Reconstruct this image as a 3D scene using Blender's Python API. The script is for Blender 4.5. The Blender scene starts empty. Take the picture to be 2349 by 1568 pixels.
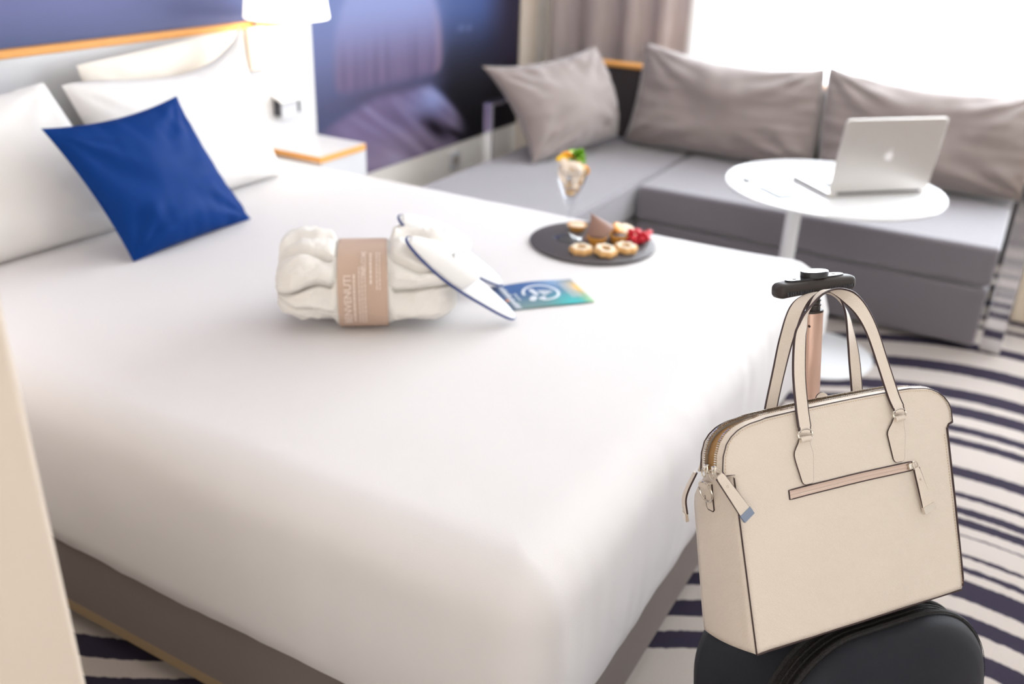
import bpy, bmesh, math, random
from mathutils import Vector, Matrix, noise
random.seed(7)
SC = bpy.context.scene
COL = SC.collection
PI = math.pi

def lin(r, g, b):
    f = lambda c: (c/255)/12.92 if c/255 <= .04045 else ((c/255+.055)/1.055)**2.4
    return (f(r), f(g), f(b), 1)

# ---------------------------------------------------------------- camera
cam_data = bpy.data.cameras.new('camera'); cam = bpy.data.objects.new('camera', cam_data); COL.objects.link(cam)
SC.camera = cam
cam_data.sensor_width = 36; cam_data.lens = 2113.456/2349*36; cam_data.clip_start = .05; cam_data.clip_end = 60
ya, pi_, ro = 0.50426788, 0.44361183, 0.03637363
cf = Vector((math.cos(ya)*math.cos(pi_), math.sin(ya)*math.cos(pi_), -math.sin(pi_)))
cr = Vector((math.sin(ya), -math.cos(ya), 0)); cu = cr.cross(cf)
r2 = math.cos(ro)*cr+math.sin(ro)*cu; u2 = -math.sin(ro)*cr+math.cos(ro)*cu
M = Matrix.Identity(4)
for i in range(3):
    M[i][0] = r2[i]; M[i][1] = u2[i]; M[i][2] = -cf[i]
M[2][3] = 1.5
cam.matrix_world = M
cam_data.dof.use_dof = True; cam_data.dof.focus_distance = 1.30; cam_data.dof.aperture_fstop = 2.4

# ---------------------------------------------------------------- world, lights, exposure
SC.view_settings.view_transform = 'Standard'; SC.view_settings.look = 'None'
SC.view_settings.exposure = -0.10; SC.view_settings.gamma = 1.0; SC.view_settings.use_curve_mapping = False
w = bpy.data.worlds.new('sky'); SC.world = w; w.use_nodes = True
bg = w.node_tree.nodes['Background']; bg.inputs[0].default_value = (0.90, 0.95, 1.0, 1); bg.inputs[1].default_value = 3.0

def area(name, loc, rot, sx, sy, power, color=(1, 1, 1)):
    l = bpy.data.lights.new(name, 'AREA'); l.shape = 'RECTANGLE'; l.size = sx; l.size_y = sy
    l.energy = power; l.color = color
    o = bpy.data.objects.new(name, l); o.location = loc; o.rotation_euler = rot; COL.objects.link(o); return o
# daylight coming in behind the sheer, plus unseen fills added overhead, behind the camera and beside the bed
area('window_daylight', (4.98, -.45, 1.5), (0, PI/2, 0), 1.8, 3.8, 350, (.95, .97, 1))
area('overhead_fill_light', (2.0, .3, 2.52), (0, 0, 0), 2.6, 2.6, 12, (1, .98, .95))  # unseen soft fill added under the ceiling
area('rear_fill_light', (-1.2, -.9, 1.75), (0, -PI/2*.92, .35), 1.6, 1.8, 24, (1, .97, .94))  # added fill from behind the camera
area('aisle_fill_light', (.62, 1.9, 1.0), (0, -PI/2*.55, 0), .3, .5, 2.2, (1, .93, .88))  # added fill for the near side of the bed, without a lamp
area('bed_side_fill_light', (-.5, -2.3, 1.4), (0, -PI/2*.95, 1.15), 1.4, 1.2, 8, (1, .97, .95))  # second added fill behind the camera, lifts the bed's near side

# ---------------------------------------------------------------- materials
MATS = {}
def mat(name, col, rough=.6, metal=0, bump=0, bscale=200, spec=.5, sheen=0, var=0, emit=None, estr=0, coat=0, kind='noise'):
    if name in MATS: return MATS[name]
    m = bpy.data.materials.new(name); m.use_nodes = True; nt = m.node_tree; b = nt.nodes['Principled BSDF']
    b.inputs['Base Color'].default_value = col; b.inputs['Roughness'].default_value = rough
    b.inputs['Metallic'].default_value = metal; b.inputs['Specular IOR Level'].default_value = spec
    b.inputs['Sheen Weight'].default_value = sheen; b.inputs['Coat Weight'].default_value = coat
    if emit: b.inputs['Emission Color'].default_value = emit; b.inputs['Emission Strength'].default_value = estr
    tc = nt.nodes.new('ShaderNodeTexCoord')
    if kind == 'wave':
        tx = nt.nodes.new('ShaderNodeTexWave'); tx.inputs['Scale'].default_value = bscale; tx.inputs['Distortion'].default_value = 6
        tx.inputs['Detail'].default_value = 2; tx.inputs['Detail Scale'].default_value = 1.5; tx.bands_direction = 'DIAGONAL'; fo = tx.outputs['Fac']
    else:
        tx = nt.nodes.new('ShaderNodeTexNoise'); tx.inputs['Scale'].default_value = bscale; tx.inputs['Detail'].default_value = 3; fo = tx.outputs['Fac']
    nt.links.new(tc.outputs['Object'], tx.inputs['Vector'])
    if bump:
        bp = nt.nodes.new('ShaderNodeBump'); bp.inputs['Strength'].default_value = bump; bp.inputs['Distance'].default_value = .002
        nt.links.new(fo, bp.inputs['Height']); nt.links.new(bp.outputs[0], b.inputs['Normal'])
    if var:
        mx = nt.nodes.new('ShaderNodeMix'); mx.data_type = 'RGBA'
        mx.inputs[6].default_value = tuple(c*(1-var) for c in col[:3])+(1,); mx.inputs[7].default_value = tuple(min(1, c*(1+var)) for c in col[:3])+(1,)
        nt.links.new(fo, mx.inputs[0]); nt.links.new(mx.outputs[2], b.inputs['Base Color'])
    MATS[name] = m; return m

def vcmat(name, rough=.6, spec=.4, bump=0, bscale=300):
    m = mat(name, (1, 1, 1, 1), rough, spec=spec, bump=bump, bscale=bscale); nt = m.node_tree
    a = nt.nodes.new('ShaderNodeVertexColor'); a.layer_name = 'print'
    nt.links.new(a.outputs[0], nt.nodes['Principled BSDF'].inputs['Base Color']); return m

WHITE_LINEN = mat('white_linen', lin(221, 218, 218), .85, bump=.15, bscale=900, spec=.2)
PILLOW_LINEN = mat('pillow_cotton', lin(232, 229, 226), .85, bump=.15, bscale=900, spec=.2)
WALLW = mat('painted_wall', lin(236, 229, 220), .8, bump=.05, bscale=120, spec=.2)
CREAMW = mat('cream_wall', lin(212, 198, 182), .8, bump=.05, bscale=120, spec=.2)
CEIL = mat('ceiling_paint', lin(245, 243, 240), .9, spec=.1)
LACQ = mat('white_lacquer', lin(214, 214, 216), .35, spec=.4)
WOODEDGE = mat('orange_wood_edge', lin(236, 168, 88), .5, var=.08, bscale=40)
TABLEW = mat('white_gloss_table', lin(238, 239, 240), .12, spec=.6)
BEDGREY = mat('bed_base_fabric', lin(128, 118, 114), .9, bump=.5, bscale=1200, spec=.2, var=.06)
BEDTRIM = mat('bed_rail_wood', lin(150, 128, 98), .6, var=.05, bscale=60)
SOFAG = mat('sofa_fabric', lin(118, 112, 118), .7, bump=.4, bscale=900, spec=.4, sheen=.7, var=.04)
CUSHG = mat('cushion_fabric', lin(146, 133, 128), .7, bump=.4, bscale=900, spec=.4, sheen=.6, var=.04)
BLUE = mat('royal_blue_satin', lin(0, 50, 118), .6, bump=.2, bscale=700, spec=.12)
CHROME = mat('polished_steel', lin(215, 215, 218), .08, 1)
ALU = mat('laptop_aluminium', lin(206, 202, 198), .38, .85)
DARKG = mat('dark_grey_plastic', lin(70, 70, 74), .5)
LEATHER = mat('cream_leather', lin(226, 214, 201), .5, bump=.35, bscale=260, spec=.35, kind='wave')
LEDGE = mat('dark_edge_paint', lin(52, 32, 32), .45)
THREAD = mat('cream_thread', lin(196, 170, 140), .7)
NICKEL = mat('pale_nickel', lin(222, 216, 206), .18, 1)
ZIPTAPE = mat('satin_zip_tape', lin(206, 184, 170), .35, spec=.5)
ZIPIN = mat('bag_lining', lin(176, 138, 92), .8)
CASE = mat('suitcase_shell', lin(13, 18, 29), .5, bump=.35, bscale=1500, spec=.3, sheen=.04)
CASEZ = mat('suitcase_zip_band', lin(24, 23, 24), .7, bump=.8, bscale=700)
GRIPM = mat('black_grip_rubber', lin(52, 46, 44), .5, spec=.4)
GRIPT = mat('glossy_black_plastic', lin(34, 34, 40), .3, spec=.5)
ROSE = mat('rose_gold_tube', lin(212, 180, 164), .34, .6)
TERRY = mat('white_terry', lin(236, 232, 226), .95, bump=.9, bscale=500, spec=.1, sheen=.2)
BAND = mat('taupe_paper_band', lin(192, 166, 148), .6, spec=.3)
BTEXT = mat('pale_print', lin(228, 212, 200), .6)
SLIP = mat('slipper_felt', lin(240, 240, 240), .9, bump=.3, bscale=900, spec=.15)
NAVY = mat('navy_piping', lin(36, 56, 120), .5)
SLATE = mat('slate_tray', lin(74, 68, 70), .5, bump=.3, bscale=200)
BISC = mat('biscuit', lin(226, 178, 116), .8, bump=.6, bscale=220, var=.12)
BISCT = mat('sugared_biscuit_top', lin(240, 222, 196), .85, bump=.4, bscale=300, var=.06)
JAM = mat('dark_jam', lin(60, 56, 60), .15, spec=.8)
CRUST = mat('tart_crust', lin(222, 160, 72), .7, bump=.6, bscale=200, var=.15)
CHOC = mat('cocoa_filling', lin(84, 58, 44), .5, bump=.4, bscale=200)
CONEM = mat('milk_chocolate', lin(150, 118, 106), .55, spec=.4)
BERRY = mat('red_berry', lin(205, 20, 44), .3, spec=.6)
FRUITM = mat('pale_melon', lin(240, 206, 160), .5, bump=.3, bscale=150, var=.08)
FRUITW = mat('coconut_white', lin(242, 226, 208), .5)
ORANGE = mat('orange_slice', lin(246, 168, 50), .45, var=.1, bscale=120)
YELLOW = mat('mango_yellow', lin(250, 205, 60), .45)
MINT = mat('mint_leaf', lin(132, 186, 50), .5, bump=.4, bscale=300, var=.15)

def glassmat(name, tint=(1, 1, 1, 1), rough=.02, base=.05):
    m = bpy.data.materials.new(name); m.use_nodes = True; nt = m.node_tree; nt.nodes.clear()
    o = nt.nodes.new('ShaderNodeOutputMaterial'); mx = nt.nodes.new('ShaderNodeMixShader'); t = nt.nodes.new('ShaderNodeBsdfTransparent')
    g = nt.nodes.new('ShaderNodeBsdfGlossy'); l = nt.nodes.new('ShaderNodeLayerWeight'); l.inputs[0].default_value = .35
    t.inputs[0].default_value = tint; g.inputs['Roughness'].default_value = rough
    mt = nt.nodes.new('ShaderNodeMath'); mt.operation = 'ADD'; mt.inputs[1].default_value = base; mt.use_clamp = True
    pw_ = nt.nodes.new('ShaderNodeMath'); pw_.operation = 'POWER'; pw_.inputs[1].default_value = 2.2; nt.links.new(l.outputs['Facing'], pw_.inputs[0]); nt.links.new(pw_.outputs[0], mt.inputs[0]); nt.links.new(mt.outputs[0], mx.inputs[0]); nt.links.new(t.outputs[0], mx.inputs[1])
    nt.links.new(g.outputs[0], mx.inputs[2]); nt.links.new(mx.outputs[0], o.inputs[0]); return m
GLASS = glassmat('clear_glass', (.96, .97, .98, 1), .02, .04)
PANE = glassmat('window_glass', (.97, .99, 1, 1), .0, .0)

def sheermat(name, col, transp, transl):
    m = bpy.data.materials.new(name); m.use_nodes = True; nt = m.node_tree; nt.nodes.clear()
    o = nt.nodes.new('ShaderNodeOutputMaterial'); a = nt.nodes.new('ShaderNodeMixShader'); b = nt.nodes.new('ShaderNodeMixShader')
    t = nt.nodes.new('ShaderNodeBsdfTransparent'); tl = nt.nodes.new('ShaderNodeBsdfTranslucent'); d = nt.nodes.new('ShaderNodeBsdfDiffuse')
    tl.inputs[0].default_value = col; d.inputs[0].default_value = col; a.inputs[0].default_value = transl; b.inputs[0].default_value = transp
    nt.links.new(d.outputs[0], a.inputs[1]); nt.links.new(tl.outputs[0], a.inputs[2]); nt.links.new(a.outputs[0], b.inputs[1])
    nt.links.new(t.outputs[0], b.inputs[2]); nt.links.new(b.outputs[0], o.inputs[0]); return m
SHEER = sheermat('sheer_voile', lin(250, 250, 252), .35, .6)
DRAPE = sheermat('drape_fabric', lin(188, 176, 172), .0, .10)

# ---------------------------------------------------------------- mesh helpers
class MB:
    def __init__(s): s.v = []; s.f = []; s.c = []
    def add(s, vs, fs):
        n = len(s.v); s.v += [tuple(p) for p in vs]; s.f += [tuple(i+n for i in f) for f in fs]; return s
    def box(s, x0, x1, y0, y1, z0, z1):
        return s.add([(x, y, z) for x in (x0, x1) for y in (y0, y1) for z in (z0, z1)],
                     [(0, 1, 3, 2), (4, 6, 7, 5), (0, 4, 5, 1), (2, 3, 7, 6), (0, 2, 6, 4), (1, 5, 7, 3)])
    def grid(s, rows, wrap=False, capa=False, capb=False):
        n = len(s.v); R = len(rows); C_ = len(rows[0]); s.v += [tuple(p) for r in rows for p in r]
        for i in range(R-1):
            for j in range(C_ if wrap else C_-1):
                k = (j+1) % C_; s.f.append((n+i*C_+j, n+i*C_+k, n+(i+1)*C_+k, n+(i+1)*C_+j))
        if capa: s.f.append(tuple(n+j for j in reversed(range(C_))))
        if capb: s.f.append(tuple(n+(R-1)*C_+j for j in range(C_)))
        return s
    def lathe(s, prof, c=(0, 0, 0), n=32, sx=1, sy=1):
        rows = [[(c[0]+r*sx*math.cos(2*PI*k/n), c[1]+r*sy*math.sin(2*PI*k/n), c[2]+z) for k in range(n)] for r, z in prof]
        return s.grid(rows, True, prof[0][0] > 1e-4, prof[-1][0] > 1e-4)
    def tube(s, pts, r, n=8, closed=False):
        pts = [Vector(p) for p in pts]; rows = []; N = len(pts); prev = None
        for i, p in enumerate(pts):
            if closed: t = pts[(i+1) % N]-pts[i-1]
            else: t = pts[min(i+1, N-1)]-pts[max(i-1, 0)]
            t.normalize()
            a = prev if prev else (Vector((0, 0, 1)) if abs(t.z) < .9 else Vector((1, 0, 0)))
            a = (a-t*a.dot(t)); a = a.normalized() if a.length > 1e-6 else t.orthogonal().normalized(); b = t.cross(a); prev = a
            rr = r[i] if isinstance(r, (list, tuple)) else r
            rows.append([p+a*rr*math.cos(2*PI*k/n)+b*rr*math.sin(2*PI*k/n) for k in range(n)])
        if closed: rows.append(rows[0])
        return s.grid(rows, True, not closed, not closed)
    def build(s, name, m, parent=None, smooth=True, bevel=0, mw=None, seg=2, angle=None, kind=None, label=None):
        me = bpy.data.meshes.new(name); me.from_pydata(s.v, [], s.f); me.update()
        bm = bmesh.new(); bm.from_mesh(me)
        bmesh.ops.remove_doubles(bm, verts=bm.verts, dist=1e-6); bmesh.ops.recalc_face_normals(bm, faces=bm.faces)
        bm.to_mesh(me); bm.free()
        if isinstance(m, (list, tuple)):
            for q in m: me.materials.append(q)
        else: me.materials.append(m)
        if smooth:
            me.polygons.foreach_set('use_smooth', [True]*len(me.polygons))
            if hasattr(me, 'set_sharp_from_angle'): me.set_sharp_from_angle(angle=math.radians(angle or 40))
        o = bpy.data.objects.new(name, me); COL.objects.link(o)
        if parent: o.parent = parent
        if mw is not None: o.matrix_world = mw
        if bevel:
            bv = o.modifiers.new('bevel', 'BEVEL'); bv.width = bevel; bv.segments = seg; bv.limit_method = 'ANGLE'; bv.angle_limit = .6
        if kind: o['kind'] = kind
        if label: o['label'] = label
        return o

def tag(o, label, cat, group=None):
    o['label'] = label; o['category'] = cat
    if group: o['group'] = group
    return o
def thing(name, label, cat, mw=None, loc=None, group=None, rz=0):
    o = bpy.data.objects.new(name, None); COL.objects.link(o); o.empty_display_size = .05
    if mw is not None: o.matrix_world = mw
    if loc is not None: o.location = loc; o.rotation_euler = (0, 0, rz)
    return tag(o, label, cat, group)
def struct(o): o['kind'] = 'structure'; return o
def catmull(P, k=8):
    P = [Vector(p) for p in P]; out = []
    for i in range(len(P)-1):
        a = P[i-1] if i else P[0]*2-P[1]; b = P[i]; c = P[i+1]; d = P[i+2] if i+2 < len(P) else P[-1]*2-P[-2]
        for j in range(k):
            t = j/k; out.append(.5*((2*b)+(c-a)*t+(2*a-5*b+4*c-d)*t*t+(3*b-a-3*c+d)*t**3))
    out.append(P[-1]); return out
def smooth01(a, b, x):
    t = max(0, min(1, (x-a)/(b-a))); return t*t*(3-2*t)
def nz(x, y, z=0): return noise.noise(Vector((x, y, z)))
def frame(o, x, y, z):
    m = Matrix.Identity(4)
    for i in range(3): m[i][0] = x[i]; m[i][1] = y[i]; m[i][2] = z[i]; m[i][3] = o[i]
    return m

# ================================================================ ROOM SHELL
XW = 4.85
def band_ramp(nt, bands, lo, hi, src):
    mp = nt.nodes.new('ShaderNodeMapRange'); mp.inputs[1].default_value = lo; mp.inputs[2].default_value = hi; nt.links.new(src, mp.inputs[0])
    cr_ = nt.nodes.new('ShaderNodeValToRGB'); cr_.color_ramp.interpolation = 'CONSTANT'; e = cr_.color_ramp.elements
    e[0].position = 0; e[0].color = (0, 0, 0, 1); e.remove(e[1])
    for a, b in sorted(bands):
        x = e.new((a-lo)/(hi-lo)); x.color = (1, 1, 1, 1); x = e.new((b-lo)/(hi-lo)); x.color = (0, 0, 0, 1)
    nt.links.new(mp.outputs[0], cr_.inputs[0]); return cr_.outputs[0]
def carpet():
    m = bpy.data.materials.new('striped_carpet'); m.use_nodes = True; nt = m.node_tree; L_ = nt.links.new; b = nt.nodes['Principled BSDF']
    b.inputs['Roughness'].default_value = .95; b.inputs['Specular IOR Level'].default_value = .1
    tc = nt.nodes.new('ShaderNodeTexCoord'); sp = nt.nodes.new('ShaderNodeSeparateXYZ'); L_(tc.outputs['Object'], sp.inputs[0])
    def math_(op, a, c):
        n = nt.nodes.new('ShaderNodeMath'); n.operation = op
        for i, q in enumerate((a, c)):
            if q is None: continue
            if isinstance(q, (int, float)): n.inputs[i].default_value = q
            else: L_(q, n.inputs[i])
        return n.outputs[0]
    ang = math_('MULTIPLY', math_('ADD', sp.outputs[1], .10), 1.6)
    co = math_('COSINE', ang, None)
    mr = nt.nodes.new('ShaderNodeMapRange'); mr.interpolation_type = 'SMOOTHSTEP'; L_(sp.outputs[1], mr.inputs[0])
    mr.inputs[1].default_value = .7; mr.inputs[2].default_value = 1.2; mr.inputs[4].default_value = .066
    amp = math_('ADD', math_('MULTIPLY', math_('SUBTRACT', 1.0, co), .5), mr.outputs[0])
    n1 = nt.nodes.new('ShaderNodeTexNoise'); n1.inputs['Scale'].default_value = 45; n1.inputs['Detail'].default_value = 2; L_(tc.outputs['Object'], n1.inputs[0])
    u = math_('ADD', math_('ADD', sp.outputs[0], amp), math_('MULTIPLY', math_('SUBTRACT', n1.outputs[0], .5), .012))
    far = [(4.62, 4.7), (4.44, 4.5), (4.22, 4.31), (4.05, 4.10), (3.93, 3.97), (3.69, 3.767), (3.442, 3.538), (3.222, 3.31), (3.10, 3.178), (2.975, 3.03), (2.89, 2.935), (2.695, 2.75), (2.578, 2.603), (2.487, 2.523)]
    near = [(2.43, 2.466), (2.376, 2.389), (2.277, 2.30), (2.212, 2.242), (2.106, 2.18), (1.985, 2.048), (1.86, 1.927), (1.735, 1.80), (1.55, 1.60), (1.44, 1.49), (1.22, 1.28), (1.08, 1.14), (.875, .917), (.72, .845)]
    f1 = band_ramp(nt, far, 2.48, 5.0, u); f2 = band_ramp(nt, near, 0.4, 2.48, u)
    # each ramp is clamped outside its own range, where its end colour is 'light'
    fac = math_('MAXIMUM', f1, f2)
    n2 = nt.nodes.new('ShaderNodeTexNoise'); n2.inputs['Scale'].default_value = 260; n2.inputs['Detail'].default_value = 3; L_(tc.outputs['Object'], n2.inputs[0])
    def mix(c1, c2, f):
        x = nt.nodes.new('ShaderNodeMix'); x.data_type = 'RGBA'
        for i, q in ((6, c1), (7, c2)):
            if isinstance(q, tuple): x.inputs[i].default_value = q
            else: L_(q, x.inputs[i])
        L_(f, x.inputs[0]); return x.outputs[2]
    li = mix(lin(174, 163, 155), lin(200, 191, 185), n2.outputs[0]); dk = mix(lin(42, 37, 50), lin(62, 56, 72), n2.outputs[0])
    L_(mix(li, dk, fac), b.inputs['Base Color'])
    bp = nt.nodes.new('ShaderNodeBump'); bp.inputs['Strength'].default_value = .6; bp.inputs['Distance'].default_value = .004
    n3 = nt.nodes.new('ShaderNodeTexNoise'); n3.inputs['Scale'].default_value = 500; L_(tc.outputs['Object'], n3.inputs[0])
    L_(n3.outputs[0], bp.inputs['Height']); L_(bp.outputs[0], b.inputs['Normal']); return m
struct(MB().box(-1.8, XW, -3, 2.5, -.1, 0).build('floor', carpet(), smooth=False))
struct(MB().box(-1.8, XW+.2, -3.1, 2.7, 2.6, 2.7).build('ceiling', CEIL, smooth=False))
struct(MB().box(-1.8, XW+.2, 2.53, 2.73, -.1, 2.6).build('wall_back', WALLW, smooth=False))
struct(MB().box(-1.8, XW, -3.2, -3, -.1, 2.6).build('wall_right', WALLW, smooth=False))
struct(MB().box(-2.0, -1.8, -3.2, 2.7, -.1, 2.6).build('wall_behind', WALLW, smooth=False))
WY0, WY1, WZ0, WZ1 = -2.6, 1.58, .55, 2.45
b = MB(); b.box(XW, XW+.2, WY1, 2.7, -.1, 2.6); b.box(XW, XW+.2, -3.2, WY0, -.1, 2.6); b.box(XW, XW+.2, WY0, WY1, -.1, WZ0); b.box(XW, XW+.2, WY0, WY1, WZ1, 2.6)
struct(b.build('wall_window', WALLW, smooth=False))
wf = struct(bpy.data.objects.new('window_1', None)); COL.objects.link(wf); wf.location = (XW+.1, 0, WZ0)
wf.location = (0, 0, 0)
for y0 in (WY0, WY0+1.395, WY0+2.79):
    b = MB(); y1 = y0+1.39
    b.box(XW+.08, XW+.13, y0, y0+.05, WZ0, WZ1); b.box(XW+.08, XW+.13, y1-.05, y1, WZ0, WZ1); b.box(XW+.08, XW+.13, y0+.05, y1-.05, WZ0, WZ0+.05); b.box(XW+.08, XW+.13, y0+.05, y1-.05, WZ1-.05, WZ1)
    b.build('window_frame', LACQ, wf, smooth=False)
    MB().box(XW+.1, XW+.106, y0+.05, y1-.05, WZ0+.05, WZ1-.05).build('window_pane', PANE, wf, smooth=False)
MB().box(XW-.03, XW+.08, WY0, WY1, WZ0-.03, WZ0).build('window_sill', LACQ, wf, smooth=False)
# wall corner beside the photographer and the partition running on from it
struct(MB().box(-.9, .375, .65, 2.5, 0, 2.6).build('wall_left', CREAMW, smooth=True, bevel=.008))
# column at the corner by the curtain
struct(MB().box(4.532, 4.72, 2.515, 2.53, 0, 2.6).build('trim_1', CREAMW, smooth=False, bevel=.002))

# ---- mural on the headboard wall : a flat print built from soft colour patches
def blob(x, z, cx, cz, rx, rz, p=2): return math.exp(-((abs((x-cx)/rx))**p+(abs((z-cz)/rz))**p))
def mixc(a, b, t): return tuple(a[i]*(1-t)+b[i]*t for i in range(3))
def mural_col(x, z):
    c = (96, 100, 142)
    c = mixc(c, (128, 132, 182), blob(x, z, 2.1, 1.45, 1.1, .35))
    c = mixc(c, (76, 92, 134), smooth01(1.2, 1.04, z)*smooth01(2.8, 1.5, x))
    c = mixc(c, (100, 118, 172), blob(x, z, 3.0, 1.3, .9, .3))
    c = mixc(c, (66, 70, 104), smooth01(1.0, .62, z))
    r = smooth01(3.55, 3.85, x)
    c = mixc(c, mixc((60, 80, 134), (18, 18, 38), smooth01(1.08, .74, z)), r)
    c = mixc(c, (40, 32, 52), smooth01(4.05, 4.4, x)*.9)
    c = mixc(c, (10, 6, 14), smooth01(.8, .6, z)*smooth01(3.65, 3.9, x))
    dx = (x-3.345)/.385; dz = (z-.84)/(.42 if z > .84 else .13)
    d = (abs(dx)**2.1+abs(dz)**2.6)**(1/2.3)
    h = smooth01(1.08, .93, d)*smooth01(.745, .80, z)
    st = nz(x*24, z*1.1, 3)*.6+nz(x*60, z*2, 9)*.3
    hair = mixc((132, 140, 188), (104, 88, 122), smooth01(1.12, .80, z)); hair = mixc(hair, (66, 60, 88), max(0, st)*1.2*smooth01(1.05, .82, z))
    hair = mixc(hair, (158, 128, 148), max(0, -st)*.7*smooth01(1.02, .82, z)+.6*smooth01(.84, .96, d)*smooth01(3.45, 3.68, x)*smooth01(1.14, .9, z))
    c = mixc(c, hair, h*.9)
    c = mixc(c, (78, 66, 92), .7*blob(x, z, 3.30, .735, .33, .035))
    zt = .735-.5*max(0, x-3.62)**1.3*1.9-.25*max(0, 3.25-x)**1.2
    sh = smooth01(zt+.015, zt-.035, z)*smooth01(4.02, 3.8, x)*smooth01(2.75, 3.0, x)
    cloth = mixc((112, 98, 134), (150, 158, 210), blob(x, z, 3.66, .665, .17, .09))
    cloth = mixc(cloth, (150, 134, 158), smooth01(.62, .45, z)*.8); cloth = mixc(cloth, (188, 184, 215), max(0, nz(x*4, z*20+x*12, 5))*.6)
    cloth = mixc(cloth, (90, 76, 106), max(0, -nz(x*4, z*20+x*12, 5))*.6)
    q = (x-3.68)*.55+(z-.515)
    cloth = mixc(cloth, (20, 14, 26), math.exp(-(q/.038)**2-((x-3.68)/.10)**2)*.95)
    q = (x-3.86)*.45+(z-.455)
    cloth = mixc(cloth, (16, 12, 22), math.exp(-(q/.022)**2-((x-3.86)/.12)**2)*.9)
    c = mixc(c, cloth, sh)
    c = mixc(c, (150, 160, 200), .45*blob(x, z, 3.90, .955, .03, .012)+.5*blob(x, z, 3.97, .95, .02, .012))
    return tuple(q*.92 for q in c)
b = MB(); NX, NZ = 330, 150; X0, X1, Z0, Z1 = .385, 4.531, .395, 2.35
rows = []
for i in range(NZ+1):
    z = Z0+(Z1-Z0)*(i/NZ)**1.25; rr = []
    for j in range(NX+1):
        x = X0+(X1-X0)*j/NX; rr.append((x, 2.5245, z))
    rows.append(rr)
b.grid(rows)
def color_build(b, fn, name, m, **k):
    o = b.build(name, m, **k); me = o.data
    a = me.color_attributes.new('print', 'FLOAT_COLOR', 'POINT')
    for i, v in enumerate(me.vertices): a.data[i].color = lin(*fn(v.co))
    return o
mu = color_build(b, lambda p: mural_col(p.x/1.0137, 1.5-(1.5-p.z)/1.0137), 'wall_mural', vcmat('mural_print', .55, .3), smooth=False)
so = mu.modifiers.new('thickness', 'SOLIDIFY'); so.thickness = .006; so.offset = -1 if False else 1
tag(mu, 'large blue and violet wall print of a head and shoulders seen from behind', 'mural')

# socket low on the back wall
t = thing('wall_socket', 'beige round power socket low on the wall under the blue mural', 'socket', loc=(3.90, 2.53, .312))
MB().box(-.045, .045, -.012, 0, -.045, .045).build('cover_plate', LACQ, t, bevel=.006)
b = MB(); n = 24
rows = [[(r*math.cos(2*PI*k/n), y, r*math.sin(2*PI*k/n)) for k in range(n)] for r, y in ((.026, -.0125), (.026, -.018), (.021, -.018), (.02, -.013), (0.0001, -.013))]
b.grid(rows, True).build('socket_well', mat('socket_grey', lin(168, 158, 150), .5), t)

# ================================================================ CURTAINS
def curtain(name, m, x, y0, y1, z0, z1, fold, amp, label, seed):
    cols_ = int(abs(y1-y0)/.008); rows = []
    for zz in [z0+(z1-z0)*i/24 for i in range(25)]:
        r = []
        for j in range(cols_+1):
            y = y0+(y1-y0)*j/cols_; ph = 2*PI*y/fold+1.3*nz(y*1.7, seed)*2
            a = amp*(.75+.4*nz(y*2.3, seed+4, zz*.4)); s = math.sin(ph); s = math.copysign(abs(s)**.6, s)
            r.append((x+a*s+.006*nz(y*9, zz*1.5, seed), y, zz))
        rows.append(r)
    o = MB().grid(rows).build(name, m); return tag(o, label, 'curtain')
curtain('drape_curtain', DRAPE, 4.735, 2.43, 1.66, .02, 2.56, .205, .042, 'heavy grey beige pleated curtain hanging in the corner by the mural', 3)
curtain('drape_curtain', DRAPE, 4.735, -1.9, -2.7, .02, 2.56, .205, .042, 'second heavy grey beige curtain at the far right end of the window', 5)
curtain('sheer_curtain', SHEER, 4.80, 1.68, -2.55, .02, 2.56, .15, .022, 'bright white sheer voile curtain filling the window behind the sofa', 8)
t = thing('curtain_rail', 'white curtain rail under the ceiling along the window wall', 'rail', loc=(4.765, -.1, 2.57))
MB().box(-.06, .06, -2.75, 2.58, 0, .03).build('rail_track', LACQ, t, smooth=False)

# low cabinet right of the sofa
t = thing('low_cabinet', 'low cream cabinet standing beyond the right end of the sofa', 'cabinet', loc=(4.12, -.10, 0))
MB().box(0, .55, -1.9, 0, 0, .40).build('cabinet_body', mat('cream_laminate', lin(236, 220, 196), .5), t, smooth=False)
for k in range(2):
    MB().box(-.018, 0, -1.89+.95*k, -.955+.95*k, .0, .212).build('drawer_front', MATS['cream_laminate'], t, bevel=.003)
    MB().box(-.018, 0, -1.89+.95*k, -.955+.95*k, .22, .395).build('drawer_front', mat('white_laminate', lin(240, 236, 232), .45), t, bevel=.003)

# ================================================================ HEADBOARD, LAMP, BEDSIDE UNIT
hb = thing('headboard', 'white headboard panel with an orange wooden top edge behind the pillows', 'headboard', loc=(1.6, 2.50, 0))
MB().box(-1.21, 1.235, -.01, .022, .0, 1.070).build('panel', LACQ, hb, bevel=.002)
MB().box(-1.212, 1.237, -.012, .022, 1.070, 1.092).build('top_edge', WOODEDGE, hb, bevel=.003, label='orange wooden edge strip')
ns = thing('bedside_table', 'small white bedside cube with an orange wooden front edge', 'bedside table', loc=(2.660, 2.489, -.011))
b = MB().box(-.128, .138, -.272, 0, .04, .640); b.build('body', LACQ, ns, bevel=.004)
MB().box(-.130, .137, -.27, 0, .6595, .661).build('top', LACQ, ns, bevel=.0)
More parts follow.
